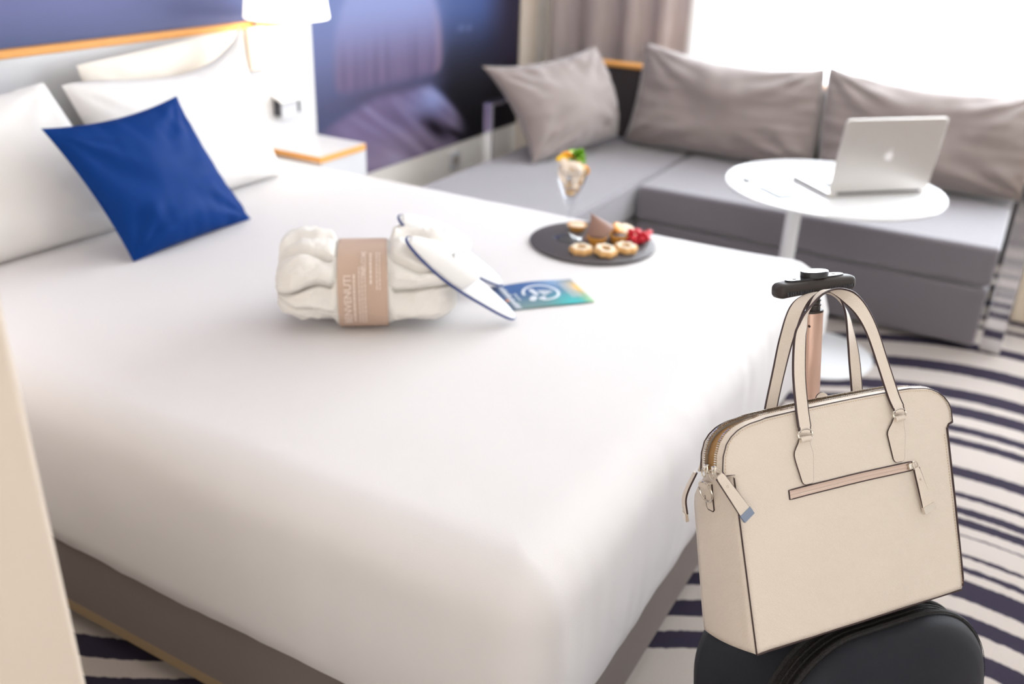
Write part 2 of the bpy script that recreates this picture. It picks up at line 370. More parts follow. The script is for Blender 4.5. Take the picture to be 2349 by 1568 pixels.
# top board: rounded orange rim round the white top
def rrect(x0, x1, y0, y1, r, n=8, corners=(1, 1, 1, 1)):
    out = []
    for (cx, cy, a0, use) in ((x1-r, y1-r, 0, corners[0]), (x0+r, y1-r, 90, corners[1]), (x0+r, y0+r, 180, corners[2]), (x1-r, y0+r, 270, corners[3])):
        for k in range(n+1):
            a = math.radians(a0+90*k/n); rr = r if use else r
            if use: out.append((cx+rr*math.cos(a), cy+rr*math.sin(a)))
        if not use:
            out.append((x1 if a0 in (0, 270) else x0, y1 if a0 in (0, 90) else y0))
    return out
def prism(outline, z0, z1):
    b = MB(); b.grid([[(x, y, z0) for x, y in outline], [(x, y, z1) for x, y in outline]], True, True, True); return b
prism(rrect(-.137, .142, -.281, 0, .028, corners=(0, 0, 0, 1)), .640, .6595).build('wooden_rim', WOODEDGE, ns, angle=30, label='orange wooden edge of the top board')
# wall lamp
lm = thing('wall_lamp', 'lit wall lamp with a white drum shade above the bedside cube', 'lamp', loc=(2.525, 2.325, 1.120))
SH = bpy.data.materials.new('glowing_lamp_shade'); SH.use_nodes = True
pb = SH.node_tree.nodes['Principled BSDF']; pb.inputs['Base Color'].default_value = lin(250, 246, 238); pb.inputs['Roughness'].default_value = .8
pb.inputs['Emission Color'].default_value = (1, .93, .82, 1); pb.inputs['Emission Strength'].default_value = 2.0
b = MB(); prof = [(.143, 0), (.145, .002), (.118, .21), (.116, .21), (.141, .004), (.143, 0)]
b.grid([[(r*math.cos(2*PI*k/64), r*math.sin(2*PI*k/64), z) for k in range(64)] for r, z in prof], True).build('lamp_shade', SH, lm, label='glowing white shade')
MB().lathe([(.0001, .03), (.02, .035), (.032, .06), (.03, .085), (.014, .11), (.012, .14), (.0001, .14)], n=24).build('bulb', mat('lit_bulb', (1, 1, 1, 1), .5, emit=(1, .86, .66, 1), estr=12), lm)
MB().tube([(0, .0, .14), (0, .0, .17), (0, .158, .17)], .007).build('lamp_arm', NICKEL, lm)
MB().box(-.045, .045, .140, .164, -.19, -.045).build('wall_plate', mat('warm_white_plastic', lin(240, 226, 212), .5), lm, bevel=.006)
MB().tube([(0, .150, -.05), (0, .150, .17)], .008).build('lamp_stem', NICKEL, lm)
l = bpy.data.lights.new('lamp_bulb_light', 'POINT'); l.energy = 1.6; l.color = (1, .80, .58); l.shadow_soft_size = .05
o = bpy.data.objects.new('lamp_bulb_light', l); o.location = (2.525, 2.325, 1.29); COL.objects.link(o)
l = bpy.data.lights.new('lamp_glow_light', 'POINT'); l.energy = .7; l.color = (1, .86, .70); l.shadow_soft_size = .05
o = bpy.data.objects.new('lamp_glow_light', l); o.location = (2.525, 2.325, 1.14); COL.objects.link(o)
# bracket
bk = thing('wall_bracket', 'small white bracket with a sloping lid on the headboard above the bedside cube', 'bracket', loc=(2.655, 2.489, .752))
MB().add([(-.062, 0, .068), (.062, 0, .068), (.066, -.05, .05), (-.066, -.05, .05), (-.062, 0, .078), (.062, 0, .078), (.066, -.052, .058), (-.066, -.052, .058)],
         [(0, 1, 2, 3), (7, 6, 5, 4), (0, 4, 5, 1), (2, 6, 7, 3), (1, 5, 6, 2), (0, 3, 7, 4)]).build('lid', TABLEW, bk, smooth=False, bevel=.002)
MB().box(-.045, .045, -.028, 0, -.012, .062).build('holder_body', LACQ, bk, bevel=.004)
for s in (-1, 1): MB().box(s*.052-.005, s*.052+.005, -.03, 0, .0, .06).build('side_recess', DARKG, bk, bevel=.002, label='dark side recess')  # dark blocks stand in for the shaded recesses

# ================================================================ BED
BX0, BX1, BY0, BY1 = .887, 2.508, .425, 2.475
bed = thing('double_bed', 'wide bed with a dark grey upholstered base under a white sheet', 'bed', loc=(1.7, 1.44, 0))
OX, OY = 1.7, 1.44
def rr_ring(x0, x1, y0, y1, r, z, N=6, per=40):
    r = max(r, .004); pts = []
    cs = ((x1-r, y1-r, 0), (x0+r, y1-r, 90), (x0+r, y0+r, 180), (x1-r, y0+r, 270))
    for q, (cx, cy, a0) in enumerate(cs):
        for k in range(N+1):
            a = math.radians(a0+90*k/N); pts.append((cx+r*math.cos(a), cy+r*math.sin(a), z))
        nx = cs[(q+1) % 4]; a = math.radians(a0+90); e = (cx+r*math.cos(a), cy+r*math.sin(a)); f_ = (nx[0]+r*math.cos(a), nx[1]+r*math.sin(a))
        for k in range(1, per): pts.append((e[0]+(f_[0]-e[0])*k/per, e[1]+(f_[1]-e[1])*k/per, z))
    return pts
b = MB(); i = .018
b.grid([[(x-OX, y-OY, z) for x, y, z in rr_ring(BX0+i, BX1-i, BY0+i, BY1, .03, z, per=4)] for z in (.105, .3)], True, True, True).build('bed_base', BEDGREY, bed, angle=30)
MB().box(BX0+.017-OX, BX0+.038-OX, BY0+.04-OY, BY1-OY, .078, .105).build('side_rail', BEDTRIM, bed, smooth=False, label='light wooden rail')
MB().box(BX1-.038-OX, BX1-.019-OX, BY0+.04-OY, BY1-OY, .078, .105).build('side_rail', BEDTRIM, bed, smooth=False, label='light wooden rail')
for x in (BX0+.12, BX1-.12):
    for y in (BY0+.12, BY1-.15): MB().lathe([(.024, 0), (.026, .105)], (x-OX, y-OY, 0), 16).build('leg', DARKG, bed)
b = MB(); rows = []
TOP = .645
def addring(off, z, r, wob):
    pts = rr_ring(BX0+off, BX1-off, BY0+off, BY1-max(off, 0)*.3, r-off, z, N=10, per=110); out = []
    for k, (x, y, zz) in enumerate(pts):
        n1 = nz(x*3, y*3, 7)*.7+nz(x*9, y*9, 2)*.35+nz(x*26, y*26, 4)*.12; dz = 0; d = 0
        cx, cy = x-OX, y-OY; ln = math.hypot(cx, cy) or 1
        if wob == 'hem': dz = .012*n1+.004; d = .004*n1
        elif wob == 'side': dz = (.012*n1+.004)*smooth01(.42, .27, z); d = .006*nz(x*4, y*4, z*9)+.0025*nz(x*22, y*22, z*5)
        else:
            dz = .0035*nz(x*2.2, y*2.2, 3)+.0012*nz(x*7+2*nz(x, y, 1), y*3, 8)
        g_ = math.exp(-(math.hypot(x-BX1, y-BY0)/.17)**2)              # the sheet bunches out at the far foot corner
        pf = g_*(.062*math.exp(-((z-.46)/.13)**2)+.012*(wob != 'top'))
        out.append((x-OX+cx/ln*d+pf*.72, y-OY+cy/ln*d-pf*.72, zz+dz+g_*.006*(z > .6)))
    rows.append(out)
addring(.006, .283, .075, 'hem')
for z, off in ((.29, .002), (.33, -.003), (.38, -.006), (.44, -.007), (.50, -.006), (.545, -.003)): addring(off, z, .075, 'side')
for a in (15, 30, 45, 60, 75, 90): addring(.085-.088*math.cos(math.radians(a)), .55+(TOP-.55)*math.sin(math.radians(a)), .075, 'side')
for off in (.10, .13, .17, .22, .28, .35, .42, .5, .58, .66, .74, .80, .813): addring(off, TOP+.002*min(1, off/.4), .08, 'top')
b.grid(rows, True).build('white_sheet', WHITE_LINEN, bed, angle=80)
# ---------------------------------------------------------------- soft pillows
def pillow(name, m, BL, BR, TR, TL, T, label, cat, group=None, sag=None, wr=1.0, zmin=None, seed=0, N=44, pw=2.4, back=1.0, skew=None):
    BL, BR, TR, TL = map(Vector, (BL, BR, TR, TL)); sag = sag or {}
    sb, st, sl, sr = (Vector(sag.get(k, (0, 0, 0))) for k in ('b', 't', 'l', 'r'))
    nrm = (BR-BL).cross(TL-BL).normalized()
    F = []; Bk = []
    for i in range(N+1):
        v = .5-.5*math.cos(PI*i/N) if False else i/N
        rf = []; rb = []
        for j in range(N+1):
            u = j/N
            bu = BL.lerp(BR, u)+sb*4*u*(1-u); tu = TL.lerp(TR, u)+st*(4*u*(1-u) if not skew else 2.45*u**1.6*(1-u)**.75)
            lv = BL.lerp(TL, v)+sl*4*v*(1-v); rv = BR.lerp(TR, v)+sr*4*v*(1-v)
            P = bu*(1-v)+tu*v+lv*(1-u)+rv*u-(BL*(1-u)*(1-v)+BR*u*(1-v)+TL*(1-u)*v+TR*u*v)
            a, c = abs(2*u-1), abs(2*v-1)
            e = max(0, (1-a**pw))*max(0, (1-c**pw)); t = T*e**.55*(1+.30*(.5-v))
            ed = min(1, 4*min(u, 1-u, v, 1-v))
            # pull creases running in from the corners and seams
            q = min(u, 1-u); w_ = min(v, 1-v); ang = math.atan2(w_, q+1e-4)
            cre = math.sin(ang*13+seed)*math.exp(-((q*q+w_*w_)**.5)*5.5)*.10+nz(u*11+seed, v*4, seed)*.09*math.exp(-w_*7)+nz(u*4, v*11, seed+5)*.09*math.exp(-q*7)
            big = nz(u*3+seed, v*3, seed+2)*.16
            t2 = t*(1+wr*(cre*2.2+big)) + T*wr*cre*.35*ed
            F0 = P+nrm*t2 if 0 < i < N and 0 < j < N else P
            B0 = P-nrm*t*back*(1+wr*big*.5) if 0 < i < N and 0 < j < N else P
            if zmin:
                F0.z = max(F0.z, zmin+.0005*nz(u*9, v*9)); B0.z = max(B0.z, zmin)
            rf.append(F0); rb.append(B0)
        F.append(rf); Bk.append(rb)
    b = MB(); b.grid(F); b.grid([list(reversed(r)) for r in Bk])
    o = b.build(name, m, angle=70)
    # origin to the cushion's middle of the bottom edge
    c = (BL+BR)/2; o.data.transform(Matrix.Translation(-c)); o.location = c
    return tag(o, label, cat, group)
ZB = .6475
pillow('bed_pillow', PILLOW_LINEN, (.96, 2.39, ZB), (1.55, 2.37, ZB), (1.475, 2.44, 1.115), (.93, 2.44, 1.12), .055, 'white pillow standing against the headboard at the far left', 'pillow', 'white bed pillows', seed=1, zmin=ZB, wr=.8)
pillow('bed_pillow', PILLOW_LINEN, (.94, 2.17, ZB), (1.66, 2.14, ZB), (1.548, 2.29, 1.035), (.90, 2.32, 1.04), .085, 'white pillow at the left, in front, beside the blue cushion', 'pillow', 'white bed pillows', seed=2, zmin=ZB, sag={'t': (0, 0, -.02)}, wr=.9)
pillow('bed_pillow', mat('shade_tinted_pillowcase', lin(240, 232, 220), .85, bump=.15, bscale=900), (1.80, 2.385, ZB), (2.40, 2.385, ZB), (2.35, 2.415, 1.085), (1.735, 2.40, 1.045), .05, 'white pillow with shading tinted in, leaning on the headboard behind the right front pillow', 'pillow', 'white bed pillows', seed=3, zmin=ZB, wr=1.1)  # warm shading is put into this white case's colour
pillow('bed_pillow', PILLOW_LINEN, (1.70, 2.19, ZB), (2.275, 2.165, ZB+.004), (2.285, 2.31, 1.115), (1.60, 2.29, 1.02), .085, 'large white pillow in front on the right, its right corner under the lamp', 'pillow', 'white bed pillows', seed=4, zmin=ZB, sag={'t': (0, 0, -.15), 'r': (-.02, 0, -.01)}, wr=.9, skew=1)
pillow('throw_cushion', BLUE, (1.439, 1.895, ZB+.004), (1.862, 1.905, ZB+.004), (1.795, 2.075, .992), (1.352, 2.04, .983), .068, 'royal blue square cushion leaning on the white bed pillows', 'cushion', seed=9, zmin=ZB, sag={'t': (0, -.01, -.018), 'l': (.02, .01, 0), 'r': (-.022, 0, 0), 'b': (0, 0, .004)}, wr=1.5, pw=2.2, back=.45)

# ================================================================ SOFA
sf = thing('sofa', 'long grey sofa in front of the window with a low deep seat', 'sofa', loc=(4.05, .72, 0))
def sb(x0, x1, y0, y1, z0, z1, name, m, par, bev=.02, ox=4.05, oy=.72, seg=4, lab=None):
    return MB().box(x0-ox, x1-ox, y0-oy, y1-oy, z0, z1).build(name, m, par, bevel=bev, seg=seg, label=lab)
sb(3.674, 4.50, .0, 1.435, .262, .415, 'seat_pad', SOFAG, sf, .018)
sb(3.676, 4.50, .005, 1.43, .02, .252, 'sofa_base', SOFAG, sf, .012)
sb(4.50, 4.56, -.02, 2.22, .1, .765, 'backrest_board', mat('dark_back_board', lin(66, 58, 56), .7), sf, .006, lab='dark upright back board')
sb(4.485, 4.575, -.02, 2.22, .765, .783, 'back_rail', WOODEDGE, sf, .004, lab='light wooden rail along the back')
def steel_side(par, ya_, yb_, ox, oy):
    b = MB(); z1 = .665; y0, y1 = ya_-oy, yb_-oy
    b.box(3.70-ox, 3.714-ox, y0, y1, 0, z1-.014); b.box(4.44-ox, 4.454-ox, y0, y1, 0, z1-.014); b.box(3.70-ox, 4.454-ox, y0, y1, z1-.0141, z1)
    return b.build('steel_side_frame', CHROME, par, bevel=.0015, smooth=False, label='polished flat steel side frame')
steel_side(sf, -.090, -.016, 4.05, .72)
steel_side(sf, 2.190, 2.236, 4.05, .72)
ch = thing('chaise_seat', 'grey chaise end of the sofa standing along the mural wall', 'sofa', loc=(3.75, 1.81, 0))
sb(3.02, 4.49, 1.450, 2.185, .262, .415, 'seat_pad', SOFAG, ch, .018, 3.75, 1.81)
sb(3.03, 4.49, 1.455, 2.18, .02, .252, 'chaise_base', SOFAG, ch, .012, 3.75, 1.81)
ZS = .4155
g = 'grey back cushions on the sofa'
pillow('sofa_cushion', CUSHG, (3.70, 1.965, .425), (4.27, 1.80, .47), (4.22, 1.93, .892), (3.67, 2.233, .834), .105, 'grey cushion on the chaise end, leaning in the corner by the mural', 'cushion', g, seed=11, zmin=ZS, sag={'t': (0, 0, -.035), 'l': (.06, -.02, .0), 'r': (.03, -.02, 0)}, wr=1.6, pw=2.4)
pillow('sofa_cushion', CUSHG, (4.36, 1.80, .43), (4.36, .852, .43), (4.44, .884, .874), (4.42, 1.757, .912), .12, 'wide grey back cushion in the middle of the sofa', 'cushion', g, seed=12, zmin=ZS, sag={'t': (0, 0, -.045), 'l': (0, -.02, 0), 'r': (0, -.012, 0)}, wr=1.6, pw=3.4)
pillow('sofa_cushion', CUSHG, (4.36, .822, .43), (4.36, -.07, .43), (4.44, -.03, .868), (4.44, .868, .884), .12, 'wide grey back cushion at the right end behind the laptop', 'cushion', g, seed=14, zmin=ZS, sag={'t': (0, 0, -.04), 'l': (0, .012, 0), 'r': (0, -.01, 0)}, wr=1.6, pw=3.4)

# ================================================================ ROUND TABLE AND WHAT IS ON IT
tb = thing('round_table', 'white round table with an off-centre stem in front of the sofa', 'table', loc=(3.27, .555, 0))
TZ = .655
MB().lathe([(.35, TZ-.016), (.364, TZ-.012), (.368, TZ-.006), (.366, TZ-.001), (.36, TZ)], n=96).build('tabletop', TABLEW, tb, angle=50)
MB().lathe([(.026, .018), (.026, TZ-.016)], (-.09, .10, 0), 32).build('stem', TABLEW, tb)
MB().lathe([(.215, 0), (.218, .004), (.214, .010), (.03, .018), (.028, .03)], (.035, -.03, 0), 72).build('foot_plate', TABLEW, tb)
# laptop
a0 = Vector((3.095, .536, TZ+.001)); e1 = Vector((3.355, .266, TZ+.001))-a0; wd = e1.length; e1.normalize(); e2 = Vector((0, 0, 1)).cross(e1)  # e2 away from camera
lp = thing('laptop', 'open silver laptop on the round white table, its lid towards the bed', 'laptop', mw=frame(a0, e1, e2, Vector((0, 0, 1))))
prism(rrect(0, wd, 0, .247, .012), .001, .016).build('keyboard_base', ALU, lp, angle=30, bevel=.003)
b = MB()
for r_ in range(5):
    for c_ in range(13):
        x = .035+c_*(wd-.07)/13; b.box(x, x+(wd-.07)/13-.004, .035+r_*.02, .035+r_*.02+.016, .0158, .0172)
b.build('keys', DARKG, lp, smooth=False, kind='stuff')
MB().box(wd/2-.05, wd/2+.05, .155, .225, .0158, .0164).build('touchpad', mat('touchpad', lin(190, 188, 186), .4), lp, smooth=False)
th = math.radians(97); ld = Vector((0, math.cos(th), math.sin(th))); ln_ = Vector((0, -math.sin(th), math.cos(th)))
lid = prism(rrect(0, wd, 0, .252, .014), 0, .008)
lmx = frame(Vector((0, .006, .014)), Vector((1, 0, 0)), ld, ln_*-1 if False else Vector((1, 0, 0)).cross(ld))
lo = lid.build('lid', ALU, lp, angle=30, bevel=.0025); lo.data.transform(lmx @ Matrix.Translation((0, 0, -.004)))
scr = MB().box(.012, wd-.012, .02, .24, -.0052, -.0042).build('screen', mat('dark_screen', lin(20, 20, 24), .1), lp, smooth=False); scr.data.transform(lmx)
MB().tube([(.03, .004, .013), (wd-.03, .004, .013)], .006, 12).build('hinge', DARKG, lp)
def apple(sc):
    P = []
    for k in range(60):
        a = 2*PI*k/60; r = 1+.06*math.cos(2*a)-.13*math.exp(-((a-PI/2)/.22)**2)-.07*math.exp(-((a-1.5*PI)/.18)**2)
        x, y = r*.92*math.cos(a)*(1+.06*math.sin(a)), r*math.sin(a)
        d = math.hypot(x-1.22, y-.18)
        if d < .46: x = 1.22-.46*(1.22-x)/max(d, 1e-6) if d > 1e-6 else x
        P.append((x*sc, y*sc))
    return P
for sgn in (1,):
    ap = prism(apple(.016), 0, .0006); leaf = prism([(.002+.007*math.cos(q)*.5+.003*math.sin(q), .0225+.0075*math.sin(q)*.8+.003*math.cos(q)) for q in [2*PI*k/20 for k in range(20)]], 0, .0006)
    ap.add(leaf.v, leaf.f); em = ap.build('lid_emblem', mat('polished_emblem', lin(236, 234, 234), .3), lp, smooth=False, label='pale apple shaped emblem')
    em.data.transform(lmx @ Matrix.Translation((wd/2, .126, .0041)))
# flip emblem to the outer face (the side facing the bed)
# phone and small disc
P = [Vector(q) for q in ((3.092, .766, 0), (3.008, .672, 0), (3.047, .636, 0))]
e1 = (P[1]-P[0]).normalized(); e2 = (P[2]-P[1]).normalized()
ph = thing('smartphone', 'white smartphone lying flat on the round table left of the laptop', 'phone', mw=frame(Vector((3.07, .703, TZ+.0005)), e1, Vector((0, 0, 1)).cross(e1), Vector((0, 0, 1))))
prism(rrect(-.065, .065, -.03, .03, .009), 0, .008).build('phone_body', mat('phone_edge', lin(110, 124, 134), .3, .6), ph, angle=30, bevel=.0015)
prism(rrect(-.063, .063, -.028, .028, .008), .008, .0086).build('phone_glass', mat('phone_glass_white', lin(228, 234, 238), .08), ph, angle=30)
t = thing('small_key_fob', 'small dark grey oval fob at the left edge of the round table', 'key fob', loc=(3.151, .828, TZ+.0005), rz=.6)
MB().lathe([(.0001, 0), (.95, 0), (1, .004), (.9, .008), (.0001, .0095)], n=24, sx=.028, sy=.015).build('fob_shell', mat('fob_grey', lin(120, 120, 122), .4), t)
MB().tube([(.024+.007*math.cos(q), .007*math.sin(q), .003) for q in [2*PI*k/16 for k in range(16)]], .0012, 6, True).build('fob_ring', CHROME, t)

# ================================================================ ROBE, BAND, SLIPPERS, FLYER
ra = Vector((.60, -.80, 0)).normalized(); rb = Vector((.80, .60, 0)).normalized()
rc = Vector((1.512, 1.205, ZB))
rm = frame(rc, ra, rb, Vector((0, 0, 1)))
rob = thing('folded_bathrobe', 'rolled white terry bathrobe held by a taupe paper band on the bed', 'bathrobe', mw=rm)
HL, RD, RH = .190, .108, .083
def robe_pt(s, th, k=1.0):
    # s in [-1,1] along the roll, th around; th=0 is the front (towards camera), PI/2 the top
    e = abs(s)
    rr = 1-max(0, (e-.70)/.30)**2.4*(.34 if s < 0 else .42)
    cn = smooth01(.37, .29, abs(s+.05))                              # squeezed by the band
    ct, st_ = math.cos(th), math.sin(th)
    x = math.copysign(abs(ct)**.78, ct); z = math.copysign(abs(st_)**.80, st_)
    lay = 0
    # overlapping cloth layers: (angle, slope along the roll, step height, lip width)
    L_ = ((1.15, .55, .016, .07), (.42, -.35, .020, .06), (-.25, .30, .013, .05), (1.85, -.2, .012, .09), (2.6, .1, .010, .1)) if s < 0 else ((1.0, -.50, .013, .08), (.30, .28, .020, .06), (-.42, -.12, .012, .05), (1.75, .2, .012, .09), (2.6, .1, .010, .1))
    for t0, sl_, dp, w_ in L_:
        tt = t0+sl_*(e-.35)+.22*nz(s*2.6, t0*7, 1)
        lay += dp*.5*math.tanh((th-tt)/w_)-dp*.9*math.exp(-((th-tt+w_*.6)/(w_*.8))**2)
    lay *= (1-cn)
    lump = (.012*nz(s*2.6, math.cos(th)*1.8, math.sin(th)*1.8)+.005*nz(s*8, math.cos(th)*5, math.sin(th)*5)+.0025*nz(s*20, math.cos(th)*9, math.sin(th)*9))*(1-cn)
    puff = .014*(1-cn)
    y = -(RD*rr*k+lay+lump+puff+(.022*smooth01(.3, -.5, st_)*(1-cn) if ct > 0 else 0)*k)*x; zz = RH+(RH*(rr if z > 0 else .45+.55*rr)*k+lay+lump+puff*.7)*z-.006*(1-cn)
    return Vector((s*HL, y, max(.0005, zz)))
b = MB(); rows = []; NT = 220
def endcap(sg):
    out = []
    for k in (.03, .12, .2, .3, .4, .5, .6, .7, .8, .88, .95):
        rw = []
        for j in range(NT):
            th_ = 2*PI*j/NT if j < NT/2 else 2*PI*j/NT-2*PI
            p = robe_pt(sg, th_, k); rim = robe_pt(sg, th_, 1); c_ = Vector((rim.x, 0, RH*.92))
            q = c_.lerp(rim, k); sp_ = math.sin(k*17+th_)                 # rolled up layers seen from the end
            q.x += sg*(.010*sp_*(1-k)**.3-.008*(1-k)); rw.append(q)
        out.append(rw)
    return out
rows += endcap(-1)
for i in range(101): rows.append([robe_pt(-1+2*i/100, 2*PI*j/NT if j < NT/2 else 2*PI*j/NT-2*PI) for j in range(NT)])
rows += list(reversed(endcap(1)))
b.grid(rows, True, True, True).build('rolled_terry', TERRY, rob, angle=80)
# paper band
def band_pt(s, arc, off=.0015):
    # arc: distance down the front from the top centre of the roll
    pth = band_path; L_ = band_len
    arc = max(0, min(L_[-1]-1e-6, arc)); i_ = 0
    while L_[i_+1] < arc: i_ += 1
    t_ = (arc-L_[i_])/(L_[i_+1]-L_[i_]); p_ = pth[i_].lerp(pth[i_+1], t_); tg = (pth[i_+1]-pth[i_]).normalized()
    nn = Vector((0, tg.z, -tg.y))
    if nn.dot(p_-Vector((0, 0, RH))) < 0: nn = -nn
    q = p_+nn*off; return Vector((s, q.y, q.z))
band_path = []
for k in range(121):
    th_ = PI/2-2*PI*k/120; x = math.copysign(abs(math.cos(th_))**.78, math.cos(th_)); z = math.copysign(abs(math.sin(th_))**.80, math.sin(th_))
    band_path.append(Vector((0, -(RD+.005)*x, max(.0012, RH+(RH+.005)*z))))
band_len = [0]
for k in range(120): band_len.append(band_len[-1]+(band_path[k+1]-band_path[k]).length+1e-9)
BS0, BS1 = -.062, .043
MB().grid([[Vector((s, p.y, p.z)) for s in (BS0, (BS0+BS1)/2, BS1)] for p in band_path]).build('paper_band', BAND, rob, angle=60, label='taupe paper band with pale vertical print')
def textmesh(body, size, bold=.0):
    cu_ = bpy.data.curves.new('t', 'FONT'); cu_.body = body; cu_.size = size; cu_.offset = bold; cu_.resolution_u = 3
    o_ = bpy.data.objects.new('t', cu_); COL.objects.link(o_); dg = bpy.context.evaluated_depsgraph_get(); me = bpy.data.meshes.new_from_object(o_.evaluated_get(dg))
    vs = [v.co.copy() for v in me.vertices]; fs = [tuple(p.vertices) for p in me.polygons]
    bpy.data.objects.remove(o_); bpy.data.curves.remove(cu_); bpy.data.meshes.remove(me); return vs, fs
b = MB()
def bandtext(body, s0, arc0, size, bold=0):   # reads upwards; arc0 is where the first letter stands
    vs, fs = textmesh(body, size, bold); b.add([band_pt(s0+v.y*-1 if False else s0-v.y, arc0-v.x, .0022) for v in vs], fs)
def bandline(s0, arc0, length, h):              # a line of print too small to read: a row of word-long dashes
    a = arc0
    while a > arc0-length:
        w_ = random.uniform(.004, .011); n_ = 3
        vs = [band_pt(s0-q*h, a-w_*k/n_, .0022) for k in range(n_+1) for q in (0, 1)]
        b.add(vs, [(2*k, 2*k+1, 2*k+3, 2*k+2) for k in range(n_)]); a -= w_+.0016
bandtext('BENVENUTI', BS0+.028, .222, .0215, .0004)
bandline(BS0+.037, .216, .100, .0042)
for k in range(3): bandline(BS0+.047+k*.006, .220, .125-.004*k, .0026)
bandtext('WELCOME', BS0+.060, .112, .014, .0002)
bandline(BS0+.072, .128, .070, .0042)
for k in range(2): bandline(BS0+.084+k*.006, .140, .085, .0026)
b.build('band_print', BTEXT, rob, smooth=False, label='pale lettering on the band')

# slippers
def slipper(heel, toe, wvec, label, Wd=.048):
    heel = Vector(heel); toe = Vector(toe); ax = (toe-heel); Ls = ax.length; ax.normalize()
    wv = Vector(wvec); wv = (wv-ax*wv.dot(ax)).normalized(); n_ = ax.cross(wv)
    if n_.z < 0: n_ = -n_
    wv = n_.cross(ax)
    sl_ = thing('slipper', label, 'slipper', mw=frame(heel, ax, wv, n_), group='white hotel slippers with navy piping')
    def half(t): return Wd*(math.sin(PI*min(1, max(0, t))**.92)**.5)*(.80+.28*smooth01(.2, .75, t))
    def out(t, s, k=1): return (t*Ls, s*half(t)*k)
    ring = [out(.5-.5*math.cos(PI*i_/40), 1) for i_ in range(41)]+[out(.5-.5*math.cos(PI*i_/40), -1) for i_ in range(39, 0, -1)]
    bb = MB(); bb.grid([[(x, y, 0) for x, y in ring], [(x, y, .007) for x, y in ring], [(Ls/2+(x-Ls/2)*.97, y*.96, .009) for x, y in ring]], True, True, True).build('sole', SLIP, sl_, angle=50)
    MB().tube([(x*1.0, y*1.02, .004) for x, y in ring], .0032, 8, True).build('piping', NAVY, sl_, label='navy piping round the sole')
    rows = []; n1 = 20
    for i_ in range(n1+1):
        t = .50+.485*i_/n1; hh = .040*(1-((t-.5)/.49)**2.2)+.004; h2 = half(t); r = []
        for k in range(21):
            a = PI*k/20; r.append((t*Ls+.02*math.sin(a)*(1-i_/n1)*-1, h2*.99*math.cos(a), .007+hh*math.sin(a)**.8))
        rows.append(r)
    up_ = MB().grid(rows).build('toe_cover', SLIP, sl_, angle=80); sd = up_.modifiers.new('thickness', 'SOLIDIFY'); sd.thickness = .003; sd.offset = -1
    bb = MB(); 
    for k in range(2): bb.tube([(.66*Ls+.004*k, -.008+.011*k, .0445), (.68*Ls+.004*k, -.004+.011*k, .0440), (.67*Ls, .003+.011*k, .0445)], .0009, 5)
    bb.build('embroidered_mark', DARKG, sl_, label='small dark stitched mark')
    return sl_
slipper((1.660, .915, ZB+.010), (1.512, 1.102, .848), (1, .25, .0), 'white slipper in front, leaning with its toe on the bathrobe, heel on the sheet')
slipper((1.822, 1.045, ZB+.010), (1.626, 1.206, .846), (1, .30, .05), 'white slipper behind the other one, between bathrobe and flyer')

# flyer
fq = [Vector((1.819, 1.064, 0)), Vector((1.712, .950, 0)), Vector((1.874, .812, 0)), Vector((1.975, .917, 0))]
fo = fq[1]; fx = (fq[2]-fq[1]); fl = fx.length; fx.normalize(); fy = Vector((0, 0, 1)).cross(fx); fw = .150
FM = frame(Vector((fo.x, fo.y, ZB+.001)), fx, fy, Vector((0, 0, 1)))
fly = thing('printed_flyer', 'blue and teal printed flyer with a white ring, lying on the sheet by the slippers', 'flyer', mw=FM)
def flyer_col(x, y):
    u, v = x/fl, y/fw
    c = mixc((112, 140, 140), (58, 96, 152), smooth01(0, .75, v)); c = mixc(c, (78, 92, 122), smooth01(.18, 0, u)*.8)
    c = mixc(c, (40, 172, 176), blob(u, v, .78, .05, .26, .42)); c = mixc(c, (128, 160, 196), blob(u, v, .78, .98, .25, .3))
    c = mixc(c, (150, 196, 150), smooth01(.84, .98, u)*smooth01(.6, .0, v)); c = mixc(c, (242, 192, 108), blob(u, v, .97, .62, .13, .30))
    return c
def fz(x, y): return .0012+.004*math.sin(PI*x/fl)**2*(.4+.6*y/fw)
b = MB(); rows = []
for i_ in range(41):
    r = []
    for j in range(57):
        x, y = fl*j/56, fw*i_/40; r.append((x, y, fz(x, y)))
    rows.append(r)
b.grid(rows)
o = color_build(b, lambda p: flyer_col(p.x, p.y), 'flyer_sheet', vcmat('flyer_print', .4, .5), smooth=True, parent=fly, label='blue to teal and orange printed sheet')
sd = o.modifiers.new('thickness', 'SOLIDIFY'); sd.thickness = .0008; sd.offset = -1
b = MB(); RC = (.49*fl, .52*fw)
def onf(vs, fs, bb=None): (bb or b).add([(x, y, fz(x, y)+.0007) for x, y in vs], fs)
n = 56; ro_, ri_ = .047, .0395
vs = [(RC[0]+q*math.cos(a), RC[1]+q*math.sin(a)) for a in [math.radians(-105+290*k/n) for k in range(n+1)] for q in (ri_, ro_)]
onf(vs, [(2*k, 2*k+1, 2*k+3, 2*k+2) for k in range(n)])
def cap(x0, y0, x1, y1, r):   # rounded stroke
    a0_ = math.atan2(y1-y0, x1-x0); P_ = [(x1+r*math.cos(a0_-PI/2+PI*k/8), y1+r*math.sin(a0_-PI/2+PI*k/8)) for k in range(9)]+[(x0+r*math.cos(a0_+PI/2+PI*k/8), y0+r*math.sin(a0_+PI/2+PI*k/8)) for k in range(9)]
    onf(P_, [tuple(range(len(P_)))])
cx_, cy_ = RC
for k in range(5): cap(cx_+.004+k*.006, cy_-.016+.004*k, cx_-.002+k*.007, cy_+.012-.002*k, .0024)      # open hand
cap(cx_-.014, cy_-.006, cx_-.018, cy_+.020, .006); cap(cx_-.034, cy_-.034, cx_-.026, cy_-.022, .008)
